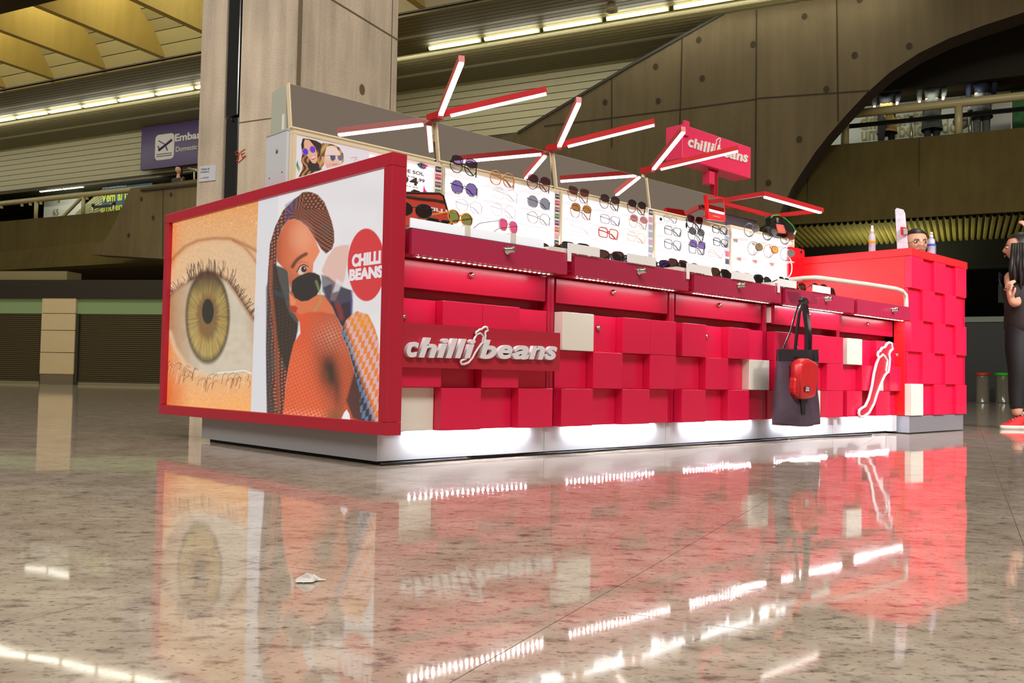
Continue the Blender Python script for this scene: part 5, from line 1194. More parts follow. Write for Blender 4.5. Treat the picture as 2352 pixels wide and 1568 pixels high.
# ================================================================ WATCHES
wt = [((3.214,1.258), (104, 98, 96), (70, 66, 64), 'silver bracelet watch, upper left of six', 1), ((3.431,1.262), (40, 34, 34), (80, 72, 66), 'black bracelet watch, upper middle of six', 0), ((3.648,1.26), (120, 60, 42), (96, 40, 26), 'rose gold watch, upper right of six', 1),
      ((3.256,1.144), (98, 90, 78), (120, 96, 40), 'steel watch with gold face, lower left of six', 1), ((3.443,1.148), (150, 88, 18), (190, 140, 60), 'yellow gold watch, lower middle of six', 1), ((3.649,1.15), (108, 106, 112), (96, 98, 88), 'large silver watch, lower right of six', 1)]
for (a, c), band, dial, lb, mt in wt:
    e = thing('wrist_watch', (a, .6, c), lb, 'watch', 'watches on the clear stands'); bm_ = mat('band_%d_%d_%d' % band, band, .22, metal=.2)
    q = MB()
    for k in range(26):
        t0 = 2*pi*k/26; t1 = t0+2*pi/26*.82; r0, r1 = .040, .0355; vs = []
        for t in (t0, t1):
            for rr in (r0, r1):
                for yy in (-.012, .012): vs.append((a+yy*.9+rr*.55*cos(t), .6+yy*.6-rr*.6*cos(t), c+rr*sin(t)*1.12))
        q.add(vs, [(0,1,3,2), (4,6,7,5), (0,4,5,1), (2,3,7,6), (0,2,6,4), (1,5,7,3)])
    q.build('bracelet', bm_, e)
    n = Vector((-.42, -.88, .2)); n.normalize(); s_ = n.cross(Vector((0, 0, 1))); s_.normalize(); u_ = s_.cross(n); cc = Vector((a+.012, .566, c+.006))
    def disc(r, h0, h1, nm, m):
        vs = [cc+n*h+(s_*cos(t)+u_*sin(t))*r for h in (h0, h1) for t in [2*pi*i/18 for i in range(18)]]
        MB().add(vs, [tuple(range(18))[::-1], tuple(range(18, 36))]+[(i, (i+1) % 18, 18+(i+1) % 18, 18+i) for i in range(18)]).build(nm, m, e)
    disc(.026, 0, .009, 'case', bm_); disc(.0215, .0091, .0096, 'dial', mat('dial_%d_%d_%d' % dial, dial, .3))
    MB().add([cc+n*.010-s_*.001, cc+n*.010+s_*.001, cc+n*.010+s_*.001+u_*.016, cc+n*.010-s_*.001+u_*.016], [(0,1,2,3)]).build('hand', BLK, e)
    st = thing('watch_stand', (a, .62, c-.05), 'clear acrylic stand under the '+lb.split(',')[0]+' '+lb.split(',')[1].strip(), 'stand', 'clear acrylic watch stands')
    q = MB(); q.add([(a-.012, .59, c-.012), (a+.012, .59, c-.012), (a+.02, .585, c-.052), (a-.02, .585, c-.052), (a-.012, .593, c-.012), (a+.012, .593, c-.012), (a+.02, .588, c-.052), (a-.02, .588, c-.052)], [(0,1,2,3), (7,6,5,4), (0,4,5,1), (1,5,6,2), (2,6,7,3), (3,7,4,0)])
    q.build('upright', SHV, st)
    MB().add([(a-.055, .685, c-.056), (a+.055, .685, c-.056), (a+.06, .565, c-.052), (a+.0, .55, c-.052), (a-.055, .685, c-.052), (a+.055, .685, c-.052), (a+.06, .565, c-.048), (a+.0, .55, c-.048)], [(0,1,2,3), (7,6,5,4), (0,4,5,1), (1,5,6,2), (2,6,7,3), (3,7,4,0)]).build('foot', mat('acrylic_pale', (236, 226, 222), .2, alpha=.6), st)
    MB().box(a-.05, a+.0, .683, .687, c-.072, c-.050).build('base_plate', mat('acrylic_pink', (228, 206, 200), .3), st)
    for dx in (-.036, -.014):
        q = MB(); q.lathe([(.0035, .6815), (.0035, .6829)], (a+dx, 0, c-.061), 8, 'y'); q.build('screw', CHR, st)
# ================================================================ RED CASE BEHIND THE TRAY
cs_ = [(0.2179,0.9776),(0.393,1.001),(0.4104,0.9939),(0.4406,0.9206),(0.4417,0.8802),(0.2211,0.8648)]
e = thing('red_case', (.35, .24, .8), 'red fabric zip case with white letters behind the first tray', 'case')
CASE = mat('case_fabric', (196, 62, 44), .75, bump=.3, bscale=200)
q = MB(); q.prism(cs_, 'y', .20, .28); q.build('body', CASE, e, bevel=.004)
pc_ = [(a, .199, c) for a, c in cs_]
MB().tube(pc_[:5], .0035, 6).build('piping', BLK, e)
zp = [(0.216,0.9656),(0.2868,0.9665),(0.3701,0.9723),(0.4172,0.9709)]
MB().tube([(a, .198, c) for a, c in zp], .005, 6).build('zip', mat('zip_dark', (44, 34, 26), .5), e)
hd = [(0.2658,0.9862),(0.2778,0.9946),(0.3025,0.9919)]; MB().tube([(a, .21, c) for a, c in hd], .006, 6).build('grab_tab', BLK, e)
tx = [(0.2916,0.9426),(0.4292,0.9288)]
put_text('lettering', 'CHILLI', (tx[0][0], tx[1][0], tx[1][1]-.0, tx[0][1]), lambda a, c, h: (a, .197-h, c), LETW, e, .0005, .04, 0, 1, 1)
# ================================================================ GREEN LINED GOGGLE CASE AND BOTTLE ON THE SPINE END
e = thing('goggle_case', (3.62, .62, 1.28), 'open black case with green rim on top of the watch panel', 'case')
gp = [(3.467,1.369),(3.493,1.387),(3.563,1.399),(3.646,1.387),(3.743,1.353),(3.772,1.322),(3.732,1.285),(3.631,1.261),(3.527,1.263),(3.478,1.308)]
q = MB(); q.prism(gp, 'y', .60, .64); q.build('shell', mat('case_black', (14, 20, 16), .3), e, bevel=.003)
MB().tube([(a, .598, c) for a, c in gp[:6]], .004, 6).build('green_rim', mat('rim_green', (30, 170, 60), .4), e)
gp2 = [(3.525,1.336),(3.618,1.34),(3.657,1.287),(3.547,1.279)]
q = MB(); q.prism(gp2, 'y', .592, .5985); q.build('printed_insert', mat('insert_print', (206, 104, 90), .4, noise=.6, nscale=90), e)
gp3 = [(3.674,1.266),(3.765,1.297),(3.782,1.323)]; MB().tube([(a, .60, c) for a, c in gp3], .008, 8).build('strap', mat('strap_grey', (170, 166, 156), .4), e)
q = MB(); a, c = (3.537,1.364); q.lathe([(.010, -.02), (.010, .012), (.005, .014)], (a, .594, c), 10, 'z'); q.build('small_jar', mat('jar_grey', (90, 92, 96), .2), e)

# ================================================================ TOTE BAG AND POUCH ON A CLEAR HOOK
e = thing('clear_hook', (2.40, -.12, .69), 'clear plastic hook clipped over the drawer holding the tote bag', 'hook')
hk = [(2.42,0.7694),(2.543,0.7747),(2.579,0.732),(2.464,0.7148)]
HK = lensmat('hook_acrylic', (246, 234, 246), .10)
MB().add([(a, -.118, c) for a, c in hk]+[(a, -.114, c) for a, c in hk], [(0,1,2,3), (7,6,5,4), (0,4,5,1), (1,5,6,2), (2,6,7,3), (3,7,4,0)]).build('back_plate', HK, e)
hz_ = (2.499,0.7038)
hx = hz_[0]
MB().box(hx-.03, hx+.03, -.22, -.117, .708, .712).build('arm', HK, e)
MB().box(hx-.03, hx+.03, -.222, -.218, .712, .745).build('lip', HK, e)
TOTE = mat('tote_vinyl', (34, 30, 36), .22, spec=.7, bump=.5, bscale=9)
TOTC = mat('tote_cloth_print', (72, 58, 72), .5, noise=.75, nscale=9, bump=.4, bscale=12)
e = thing('tote_bag', (2.38, -.19, .09), 'black glossy tote bag hanging by its straps in front of the kiosk', 'bag')
by = -.19
P = [(2.2,0.4682),(2.587,0.4551),(2.564,0.08512),(2.173,0.1149)]
xl, xr, zt_, zb_b = P[0][0], P[1][0], .466, .088
def totef(u, v):
    t = 2*pi*u; c_, s_ = cos(t), sin(t); hw = (xr-xl)/2*(1+.035*sin(v*3)+.0*v); th = .012+.036*max(0, 1-v)**.7*(1+.3*sin(7*u*6.28+v*5)*.3)
    x = (xl+xr)/2-.008*(1-v)+hw*math.copysign(abs(c_)**.6, c_); y = by+th*math.copysign(abs(s_)**.8, s_)+.006*sin(x*46+v*5)*(1-.4*v)
    z = zb_b+(zt_-zb_b)*v+(.012*abs(c_) if v < .08 else 0)+.006*c_*v; return (x, y, z)
q = MB(); q.cm = 0; q.grid(totef, 48, 22, True, True)
n0_ = 48; q.f.append(tuple(range(48))); q.mi.append(0); q.sm.append(False)
q.build('body', TOTC, e)
q = MB(); q.grid(lambda u, v: tuple(Vector(totef(u, .86+.15*v))+Vector((0, -.003 if sin(2*pi*u) < 0 else .003, 0))), 48, 4, True, True); q.build('top_band', TOTE, e)
q = MB(); q.grid(lambda u, v: ((xl+xr)/2-.035+.10*u*(.3+.7*v)-.01, by-.052+.006*sin(v*6)+.006*v, .15+(.44-.15)*v), 8, 12); q.build('vinyl_panel', TOTE, e)
hx = (2.433,0.6915)[0]
def strap(pts_, w, nm='strap', m=None):
    q = MB(); pts_ = [Vector(p) for p in pts_]; vs = []
    for i, p in enumerate(pts_): vs += [p+Vector((-w/2, 0, 0)), p+Vector((w/2, .002, 0))]
    k = len(pts_); vs += [v+Vector((0, .0022, 0)) for v in vs]; F = []
    for i in range(k-1):
        a = 2*i; F += [(a, a+1, a+3, a+2), (2*k+a+2, 2*k+a+3, 2*k+a+1, 2*k+a), (a, a+2, 2*k+a+2, 2*k+a), (a+1, 2*k+a+1, 2*k+a+3, a+3)]
    q.add(vs, F, True); q.build(nm, m or TOTE, e)
S1 = [(2.245,0.4698),(2.311,0.5581),(2.348,0.6466),(2.373,0.6961),(2.429,0.7175)]
strap([(a, -.196-.004*k, c) for k, (a, c) in enumerate(S1)], .022)
S2 = [(2.35,0.4411),(2.362,0.5389),(2.378,0.6485),(2.399,0.6978),(2.442,0.7207)]
strap([(a, -.20-.004*k, c) for k, (a, c) in enumerate(S2)], .034)
S3 = [(2.475,0.4516),(2.479,0.5664),(2.451,0.653),(2.442,0.7009)]
strap([(a, -.202, c) for a, c in S3], .062)
S4 = [(2.524,0.462),(2.528,0.5465),(2.504,0.6341),(2.486,0.6995),(2.451,0.7213)]
strap([(a, -.19, c) for a, c in S4], .034)
q = MB(); zz = (2.433,0.7178)[1]; q.tube([(hx-.03, -.2, zz-.012), (hx-.02, -.2, zz), (hx+.02, -.2, zz), (hx+.032, -.2, zz-.012)], .010, 8, flat=1.8); q.build('strap_fold', TOTE, e)
e = thing('red_pouch', (2.43, -.26, .23), 'small red zip pouch hanging on the front of the black tote bag', 'pouch')
pp = [(2.273,0.3897),(2.289,0.4092),(2.327,0.423),(2.378,0.4244),(2.43,0.4129),(2.461,0.3985),(2.466,0.3768),(2.453,0.3027),(2.436,0.2398),(2.41,0.2269),(2.355,0.2227),(2.304,0.2271),(2.278,0.2398),(2.269,0.3221)]
PR = mat('pouch_red', (200, 30, 36), .32, spec=.6, bump=.35, bscale=18)
cx_ = sum(a for a, c in pp)/len(pp); cz_ = sum(c for a, c in pp)/len(pp); q = MB(); k = len(pp); rings = []
for sc_, yy in ((.93, -.212), (1.0, -.226), (1.0, -.252), (.94, -.266), (.80, -.274)): rings.append([(cx_+(a-cx_)*sc_, yy, cz_+(c-cz_)*sc_) for a, c in pp])
q.add([p for r in rings for p in r], [tuple(range(k)), tuple(range(4*k, 5*k))[::-1]]+[(i*k+j, i*k+(j+1) % k, (i+1)*k+(j+1) % k, (i+1)*k+j) for i in range(4) for j in range(k)], False)
for j in range(len(q.sm)): q.sm[j] = j > 1
q.build('body', PR, e, subsurf=0)
zp = [(2.402,0.3842),(2.416,0.3241),(2.404,0.2488)]; MB().tube([(a, -.266, c) for a, c in zp], .0035, 6).build('zip', BLK, e)
zp = [(2.267,0.3475),(2.276,0.2802),(2.268,0.2339)]; MB().tube([(a, -.272, c) for a, c in zp], .002, 5).build('seam', mat('seam_red', (140, 16, 22), .5), e)
zp = [(2.296,0.3903),(2.309,0.3609),(2.347,0.3659),(2.394,0.3926)]; MB().tube([(a, -.270, c) for a, c in zp], .004, 6).build('fold', PR, e)
pk = [(2.28,0.3516),(2.339,0.3527),(2.34,0.2286),(2.29,0.235),(2.26,0.252),(2.256,0.2752),(2.264,0.3175)]
MB().prism(pk, 'y', -.252, -.215).build('side_pocket', PR, e, bevel=.006)
lb4 = [(2.305,0.2848),(2.356,0.2617)]
MB().box(lb4[0][0], lb4[1][0], -.2785, -.2755, lb4[1][1], lb4[0][1]).build('label_patch', BLK, e)
mzx = (lb4[0][1]+lb4[1][1])/2
put_text('lettering', 'CHILLI', (lb4[0][0]+.008, lb4[1][0]-.008, mzx+.001, mzx+.010), lambda a, c, h: (a, -.2786-h, c), LETW, e, .0003, .03, 0, 1, 1)
put_text('lettering', 'BEANS', (lb4[0][0]+.008, lb4[1][0]-.008, mzx-.010, mzx-.001), lambda a, c, h: (a, -.2786-h, c), LETW, e, .0003, .03, 0, 1, 1)

# ================================================================ ON THE TALL COUNTER
def bottle(x, y, z, h, r, label, body, cap, band=None, pump=False):
    e = thing('spray_bottle', (x, y, z), label, 'bottle'); q = MB()
    q.lathe([(r*.92, z), (r, z+.005), (r, z+h*.62), (r*.86, z+h*.68), (r*.45, z+h*.74), (r*.4, z+h*.76)], (x, y, 0), 18); q.build('body', body, e)
    q = MB(); q.lathe([(r*.5, z+h*.75), (r*.52, z+h*.84), (r*.36, z+h*.86), (r*.36, z+h*.97), (r*.28, z+h)], (x, y, 0), 14); q.build('cap', cap, e)
    if band:
        q = MB(); q.lathe([(r*1.01, z+h*.36), (r*1.01, z+h*.46)], (x, y, 0), 18); q.build('label_band', band, e)
    MB().tube([(x, y, z+.012), (x+.002, y, z+h*.72)], .0018, 5).build('dip_tube', cap, e)
    if pump: MB().tube([(x, y, z+h*.93), (x-.014, y-.014, z+h*.92)], r*.16, 6).build('nozzle', cap, e)
BC = mat('clear_bottle', (206, 206, 222), .08, alpha=.45, spec=.8); CAPW = mat('cap_white', (210, 206, 206), .35)
def top_at(px, y):  # only x follows from the depth chosen
    return px
bx1 = (0.1819,1.171)
bottle(4.02, (0.1819,1.174)[0], 1.1625, (0.1823,1.344)[1]-1.1625, .022, 'clear spray bottle with an orange band at the rear of the tall counter', BC, CAPW, mat('band_orange', (226, 140, 30), .5))
bottle(4.30, (-0.08652,1.144)[0], 1.1625, .145, .024, 'clear pump bottle with a blue label at the counter corner', BC, CAPW, mat('band_blue', (60, 80, 190), .5), True)
bottle(4.36, (-0.09077,1.15)[0]+.02, 1.1625, .105, .022, 'second clear bottle behind the pump bottle', mat('blue_bottle', (120, 130, 170), .1, alpha=.6), CAPW)
e = thing('display_card', (4.1, .1, 1.162), 'tall white curved display card with grey photo print on the tall counter', 'card')
yc = [(0.03612,1.441), (-0.009026,1.424), (-0.03439,1.176), (0.01883,1.181), (0.05313,1.415)]
def cardp(pts_, x0, x1, m, nm):
    q = MB(); k = len(pts_); q.add([(x0, a, c) for a, c in pts_]+[(x1, a, c) for a, c in pts_], [tuple(range(k)), tuple(range(k, 2*k))[::-1]]+[(j, (j+1) % k, k+(j+1) % k, k+j) for j in range(k)]); return q.build(nm, m, e)
card = [(a, max(1.1625, c)) for a, c in [(0.04747,1.439),(0.03613,1.449),(-0.003403,1.433),(-0.01465,1.406),(-0.0344,1.168),(0.03293,1.168)]]
cardp(card, 4.06, 4.068, mat('card_print', (206, 206, 220), .5, noise=.35, nscale=26), 'card')
cardp([(a+.006, c) for a, c in card], 4.069, 4.075, mat('card_back_teal', (30, 110, 100), .5), 'backing')
cl = [(0.0006159,1.319),(-0.03294,1.31),(-0.03576,1.265),(-0.002248,1.266)]; cardp(cl, 4.03, 4.0585, mat('clip_red', (190, 24, 40), .3), 'clip')
cl = [(-0.02064,1.305),(-0.04288,1.3),(-0.04568,1.266),(-0.02347,1.265)]; cardp(cl, 4.024, 4.0295, mat('clip_screen', (150, 158, 166), .3), 'clip_face')
e = thing('floor_debris', (-1.08, -1.34, 0), 'small crumpled white paper scrap on the granite floor', 'litter')
rg = random.Random(5); q = MB()
q.grid(lambda u, v: (-1.08+.018*(u-.5)*2+.004*sin(9*v), -1.34+.012*(v-.5)*2+.003*sin(11*u), .002+.008*max(0, 1-((u-.5)**2+(v-.5)**2)*4)*(.5+rg.random())), 9, 9, False); q.build('scrap', mat('paper_scrap', (206, 204, 200), .7), e)
for px, nm, lb in [((1.538,0.6975), 0, 'left of the bag shadow'), ((1.704,0.2271), 1, 'under the second unit'), ((2.637,-0.007406), 2, 'under the tote bag'), ((3.599,-0.01568), 3, 'near the tall counter')]:
    x_, y_ = px; q = MB(); q.grid(lambda u, v: (x_+.014*(u-.5), y_+.01*(v-.5), .001+.006*rg.random()), 4, 4, False)
    q.build('floor_scrap', mat('paper_scrap', (206, 204, 200), .7), label='tiny white scrap on the floor by the plinth, '+lb, cat='litter')
cp = [(0.001532,0.001903),(0.1669,0.007926),(0.3734,0.01782),(0.5703,0.06955),(0.7003,0.03627),(0.9129,0.003423),(1.268,0.02681),(1.691,0.01494),(2.152,-0.01707),(2.85,0.01283),(3.529,-0.03986)]
MB().tube([(a, c-.004, .006) for a, c in cp], .005, 6).build('black_cable', BLK, label='black cable lying along the foot of the kiosk plinth', cat='cable')
# ================================================================ PEOPLE
SKIN = mat('skin', (208, 158, 132), .5); HAIR = mat('dark_hair', (22, 17, 14), .45, spec=.5)
def skinned(name, nodes, edges, root, m, parent=None, sub=2, label=None):
    """nodes: name -> ((x,y,z), radius or (rx,ry))"""
    keys = list(nodes); me = bpy.data.meshes.new(name)
    base = Vector(nodes[root][0]) if parent is None else wl(parent)
    me.from_pydata([tuple(Vector(nodes[k][0])-base) for k in keys], [(keys.index(a), keys.index(b)) for a, b in edges], [])
    o = bpy.data.objects.new(name, me); COL.objects.link(o)
    sk = o.modifiers.new('skin', 'SKIN'); sk.use_smooth_shade = True; sk.branch_smoothing = .3
    for i, k in enumerate(keys):
        r = nodes[k][1]; r = r if isinstance(r, tuple) else (r, r)
        v = me.skin_vertices[0].data[i]; v.radius = r; v.use_root = (k == root)
    s_ = o.modifiers.new('sub', 'SUBSURF'); s_.levels = sub; s_.render_levels = sub
    dg = bpy.context.evaluated_depsgraph_get(); me2 = bpy.data.meshes.new_from_object(o.evaluated_get(dg))
    bpy.data.objects.remove(o); me2.materials.clear(); me2.materials.append(m)
    for p in me2.polygons: p.use_smooth = True
    o = bpy.data.objects.new(name, me2); COL.objects.link(o)
    if parent is not None: o.parent = parent; o.location = (0, 0, 0)
    else: o.location = base
    if label: o['label'] = label
    return o
def frame_fn(origin, rot):
    c, s_ = cos(rot), sin(rot); O = Vector(origin)
    return lambda x, y, z: O+Vector((x*c-y*s_, x*s_+y*c, z))
def head(T, c, r, facing, parent, hair=True, long_hair=0, skin=SKIN, tilt=0, specs=False):
    """c centre, r half height of head; facing = angle in local frame (0 = towards -y)"""
    cx, cy, cz = c; cf, sf = cos(facing), sin(facing)
    def L(x, y, z): return T(cx+x*cf-y*sf, cy+x*sf+y*cf, cz+z)   # local head frame, face towards -y
    def P(u, v):
        t = 2*pi*u; ph = pi*v; z = -cos(ph); rr = sin(ph)
        x = rr*sin(t)*.74; y = -rr*cos(t)*.86
        if z < -.1: k = 1-.38*(-z-.1); x *= k; y *= (1-.12*(-z-.1))
        front = max(0, cos(t))*rr
        y -= front*.06*math.exp(-((z+.62)/.16)**2)
        y += front*.07*math.exp(-((z-.02)/.12)**2)*math.exp(-((abs(x)-.30)/.18)**2)
        y -= front*.22*math.exp(-((z+.20)/.14)**2)*math.exp(-(x/.12)**2)+front*.08*math.exp(-((z)/.16)**2)*math.exp(-(x/.09)**2)
        y -= front*.05*math.exp(-((z+.50)/.05)**2)*math.exp(-(x/.22)**2)
        return L(x*r, y*r, z*r)
    q = MB(); q.grid(P, 44, 30, True, True); o = q.build('head', skin, parent)
    EW = mat('eye_white', (214, 206, 200), .3); IR = mat('iris_brown', (40, 24, 16), .2); LIP = mat('lips', (160, 84, 74), .4)
    for s_ in (-1, 1):
        q = MB(); c0 = L(s_*.29*r, -.735*r, .02*r); q.grid(lambda u, v: c0+Vector((cos(2*pi*u)*sin(pi*v)*.13*r, sin(2*pi*u)*sin(pi*v)*.13*r, -cos(pi*v)*.075*r)), 12, 8, True, True); q.build('eye', EW, o)
        q = MB(); q.tube([L(s_*.29*r, -.80*r, .02*r), L(s_*.29*r, -.87*r, .02*r)], .055*r, 10); q.build('iris', IR, o)
        q = MB(); q.tube([L(s_*.14*r, -.86*r, .17*r), L(s_*.30*r, -.86*r, .215*r), L(s_*.46*r, -.72*r, .16*r)], [.022*r, .03*r, .012*r], 6); q.build('eyebrow', HAIR, o)
        q = MB(); q.grid(lambda u, v: L(s_*(.70+.06*sin(pi*v))*r+.05*r*cos(2*pi*u)*sin(pi*v), .06*r+.10*r*sin(2*pi*u)*sin(pi*v), (-.06-.19*cos(pi*v))*r), 10, 8, True, True); q.build('ear', skin, o)
    q = MB(); q.tube([L(-.22*r, -.84*r, -.50*r), L(-.06*r, -.925*r, -.475*r), L(.06*r, -.925*r, -.475*r), L(.22*r, -.84*r, -.50*r)], [.01*r, .035*r, .035*r, .01*r], 6)
    q.tube([L(-.2*r, -.84*r, -.52*r), L(0, -.925*r, -.55*r), L(.2*r, -.84*r, -.52*r)], [.01*r, .04*r, .01*r], 6); q.build('lips', LIP, o)
    if hair:
        def Hh(u, v):
            t = pi*(.26+1.48*u); ph = pi*(.30+.70*v) if False else pi*(1-.62*v)
            z = -cos(ph); rr = sin(ph); k = 1.09; back = max(0, -cos(t))
            return L(rr*sin(t)*.76*k*r, -rr*cos(t)*.88*k*r, z*k*r-(back*long_hair*.2*v))
        def Hc(u, v):
            t = 2*pi*u; lim = .29 if cos(t) > .35 else .29+.37*min(1, (.35-cos(t))*1.6)
            ph = pi*(1-lim*v*1.0); z = -cos(ph); rr = sin(ph); k = 1.055+.01*sin(23*t)
            return L(rr*sin(t)*.78*k*r, -rr*cos(t)*.88*k*r+.02*r, z*k*r)
        q = MB(); q.grid(Hc, 44, 16, True, True); q.build('hair', HAIR, parent)
        if long_hair:
            q = MB()
            for k in range(26):
                t = rad(62+236*k/25); b = L(.72*r*sin(t), -.80*r*cos(t), .3*r*(1-.3*abs(sin(t))))
                ex = L((.85+.1*sin(k*3))*r*sin(t), -(.95+.05*cos(k*5))*r*cos(t), -long_hair*(.85+.15*sin(k*2.3)))
                mid = (b+ex)/2+Vector((0, 0, 0))+(L(1.08*r*sin(t), -1.15*r*cos(t), 0)-L(0, 0, 0))*.22
                q.tube([b, mid, ex], [.16*r, .17*r, .05*r], 6)
            q.build('long_hair', HAIR, parent)
    if specs:
        G = mat('specs_gold', (190, 150, 120), .3, metal=1); q = MB()
        for s_ in (-1, 1):
            q.tube([L(s_*(.32+.24*cos(t))*r, -.93*r+.10*r*abs(cos(t)), (-.03+.21*sin(t))*r) for t in [2*pi*i/16 for i in range(16)]], .018*r, 5, closed=True)
            q.tube([L(s_*.56*r, -.86*r, .02*r), L(s_*.76*r, 0, .02*r)], .016*r, 5)
        q.tube([L(-.08*r, -.95*r, 0), L(.08*r, -.95*r, 0)], .018*r, 5); q.build('spectacles', G, parent)
    return o
def hand(T, wrist, direc, palmn, L_, nodes, edges, key, curl=.5):
    """adds wrist>palm>five finger chains to a skin graph"""
    w = Vector(wrist); d = Vector(direc).normalized(); n = Vector(palmn).normalized(); s_ = d.cross(n).normalized()
    pm_ = w+d*L_*.28; nodes[key+'p'] = (T(*pm_), (L_*.20, L_*.12)); pr = key+'p'
    for k, (off, ln) in enumerate([(-.17, .42), (-.06, .50), (.06, .47), (.17, .36)]):
        b = w+d*L_*.52+s_*off*L_*1.05; nodes[key+'k%d' % k] = (T(*b), L_*.062); edges.append((pr, key+'k%d' % k)); last = key+'k%d' % k; dd = d.copy(); p = b
        for j, fr in enumerate((.42, .32, .26)):
            dd = (dd*cos(curl*(.5+.5*j))+n*sin(curl*(.5+.5*j))).normalized(); p = p+dd*ln*L_*fr
            nodes[key+'f%d%d' % (k, j)] = (T(*p), L_*(.052-.006*j)); edges.append((last, key+'f%d%d' % (k, j))); last = key+'f%d%d' % (k, j)
    t0 = w+d*L_*.18-s_*L_*.19; nodes[key+'t0'] = (T(*t0), L_*.07); edges.append((pr, key+'t0'))
    t1 = t0+(d*.8-s_*.5+n*.2).normalized()*L_*.22; nodes[key+'t1'] = (T(*t1), L_*.055); t2 = t1+(d*.95-s_*.15+n*.3).normalized()*L_*.18; nodes[key+'t2'] = (T(*t2), L_*.045)
    edges += [(key+'t0', key+'t1'), (key+'t1', key+'t2')]
CR = PSI-pi/2
# ---- standing woman at the right edge, back three quarters, arm raised
fx0, fy0 = 5.44, -.26
T = frame_fn((fx0, fy0, 0), CR)
e = thing('person', (fx0, fy0, 0), 'person in black top and leggings with red sneakers, one arm raised', 'person')
N_ = {'pelvis': (T(.03, 0, .76), (.13, .10)), 'waist': (T(.04, 0, .90), (.11, .085)), 'chest': (T(.06, 0, 1.05), (.135, .09)), 'neckb': (T(.04, 0, 1.155), (.07, .06)), 'neck': (T(.02, -.01, 1.20), .045), 'skull': (T(.01, -.01, 1.27), .05),
      'lhip': (T(-.03, -.02, .70), .088), 'lknee': (T(-.035, -.05, .42), .058), 'lank': (T(-.035, -.02, .09), .036), 'rhip': (T(.10, .02, .70), .088), 'rknee': (T(.10, -.02, .42), .058), 'rank': (T(.09, -.04, .09), .036),
      'ls': (T(-.08, .0, 1.11), .052), 'le': (T(-.07, -.09, .90), .040), 'lw': (T(-.135, -.15, .905), .026), 'rs': (T(.17, -.02, 1.12), .054), 're': (T(-.015, -.30, 1.255), .048), 'rw': (T(.045, -.12, 1.385), .030)}
E_ = [('pelvis', 'waist'), ('waist', 'chest'), ('chest', 'neckb'), ('neckb', 'neck'), ('neck', 'skull'), ('pelvis', 'lhip'), ('lhip', 'lknee'), ('lknee', 'lank'), ('pelvis', 'rhip'), ('rhip', 'rknee'), ('rknee', 'rank'), ('chest', 'ls'), ('ls', 'le'), ('le', 'lw'), ('chest', 'rs'), ('rs', 're'), ('re', 'rw')]
hand(T, (-.145, -.15, .925), (-.25, -.1, 1), (1, .1, .1), .155, N_, E_, 'l', .75); E_.append(('lw', 'lp'))
hand(T, (.045, -.10, 1.40), (-.3, .35, .8), (-.2, .6, -.3), .15, N_, E_, 'r', .4); E_.append(('rw', 'rp'))
skinned('body', N_, E_, 'pelvis', SKIN, e)
TOP = mat('charcoal_top', (44, 38, 40), .8, noise=.2, nscale=12); LEG = mat('black_leggings', (17, 20, 22), .7)
G_ = {'a': (T(.03, 0, .66), (.15, .12)), 'a2': (T(.03, 0, .76), (.175, .14)), 'b': (T(.04, 0, .90), (.165, .13)), 'c': (T(.06, 0, 1.05), (.16, .11)), 'd': (T(.05, 0, 1.13), (.10, .075)), 'e': (T(-.075, .0, 1.10), .072), 'f': (T(-.08, -.05, .99), .062), 'g': (T(-.075, -.09, .915), .052), 'h': (T(.19, 0, 1.12), .072), 'i': (T(.16, -.12, 1.17), .064)}
skinned('top', G_, [('a', 'a2'), ('a2', 'b'), ('b', 'c'), ('c', 'd'), ('c', 'e'), ('e', 'f'), ('f', 'g'), ('c', 'h'), ('h', 'i')], 'c', TOP, e)
G_ = {'z': (T(.03, 0, .93), (.11, .09)), 'a': (T(.03, 0, .78), (.135, .105)), 'b': (T(-.03, -.02, .67), .095), 'm': (T(-.035, -.04, .55), .088), 'c': (T(-.035, -.05, .42), .072), 'n': (T(-.036, -.03, .28), .062), 'd': (T(-.035, -.02, .12), .044), 'e': (T(.10, .02, .67), .095), 'o': (T(.10, 0, .55), .088), 'f': (T(.10, -.02, .42), .072), 'p': (T(.096, -.04, .28), .062), 'g': (T(.09, -.04, .12), .044)}
skinned('leggings', G_, [('z', 'a'), ('a', 'b'), ('b', 'm'), ('m', 'c'), ('c', 'n'), ('n', 'd'), ('a', 'e'), ('e', 'o'), ('o', 'f'), ('f', 'p'), ('p', 'g')], 'a', LEG, e)
head(T, (.005, -.005, 1.315), .110, rad(-118), e, True, .42)
SNK = mat('red_canvas', (190, 26, 30), .7); SOLE = mat('rubber_white', (206, 200, 190), .5)
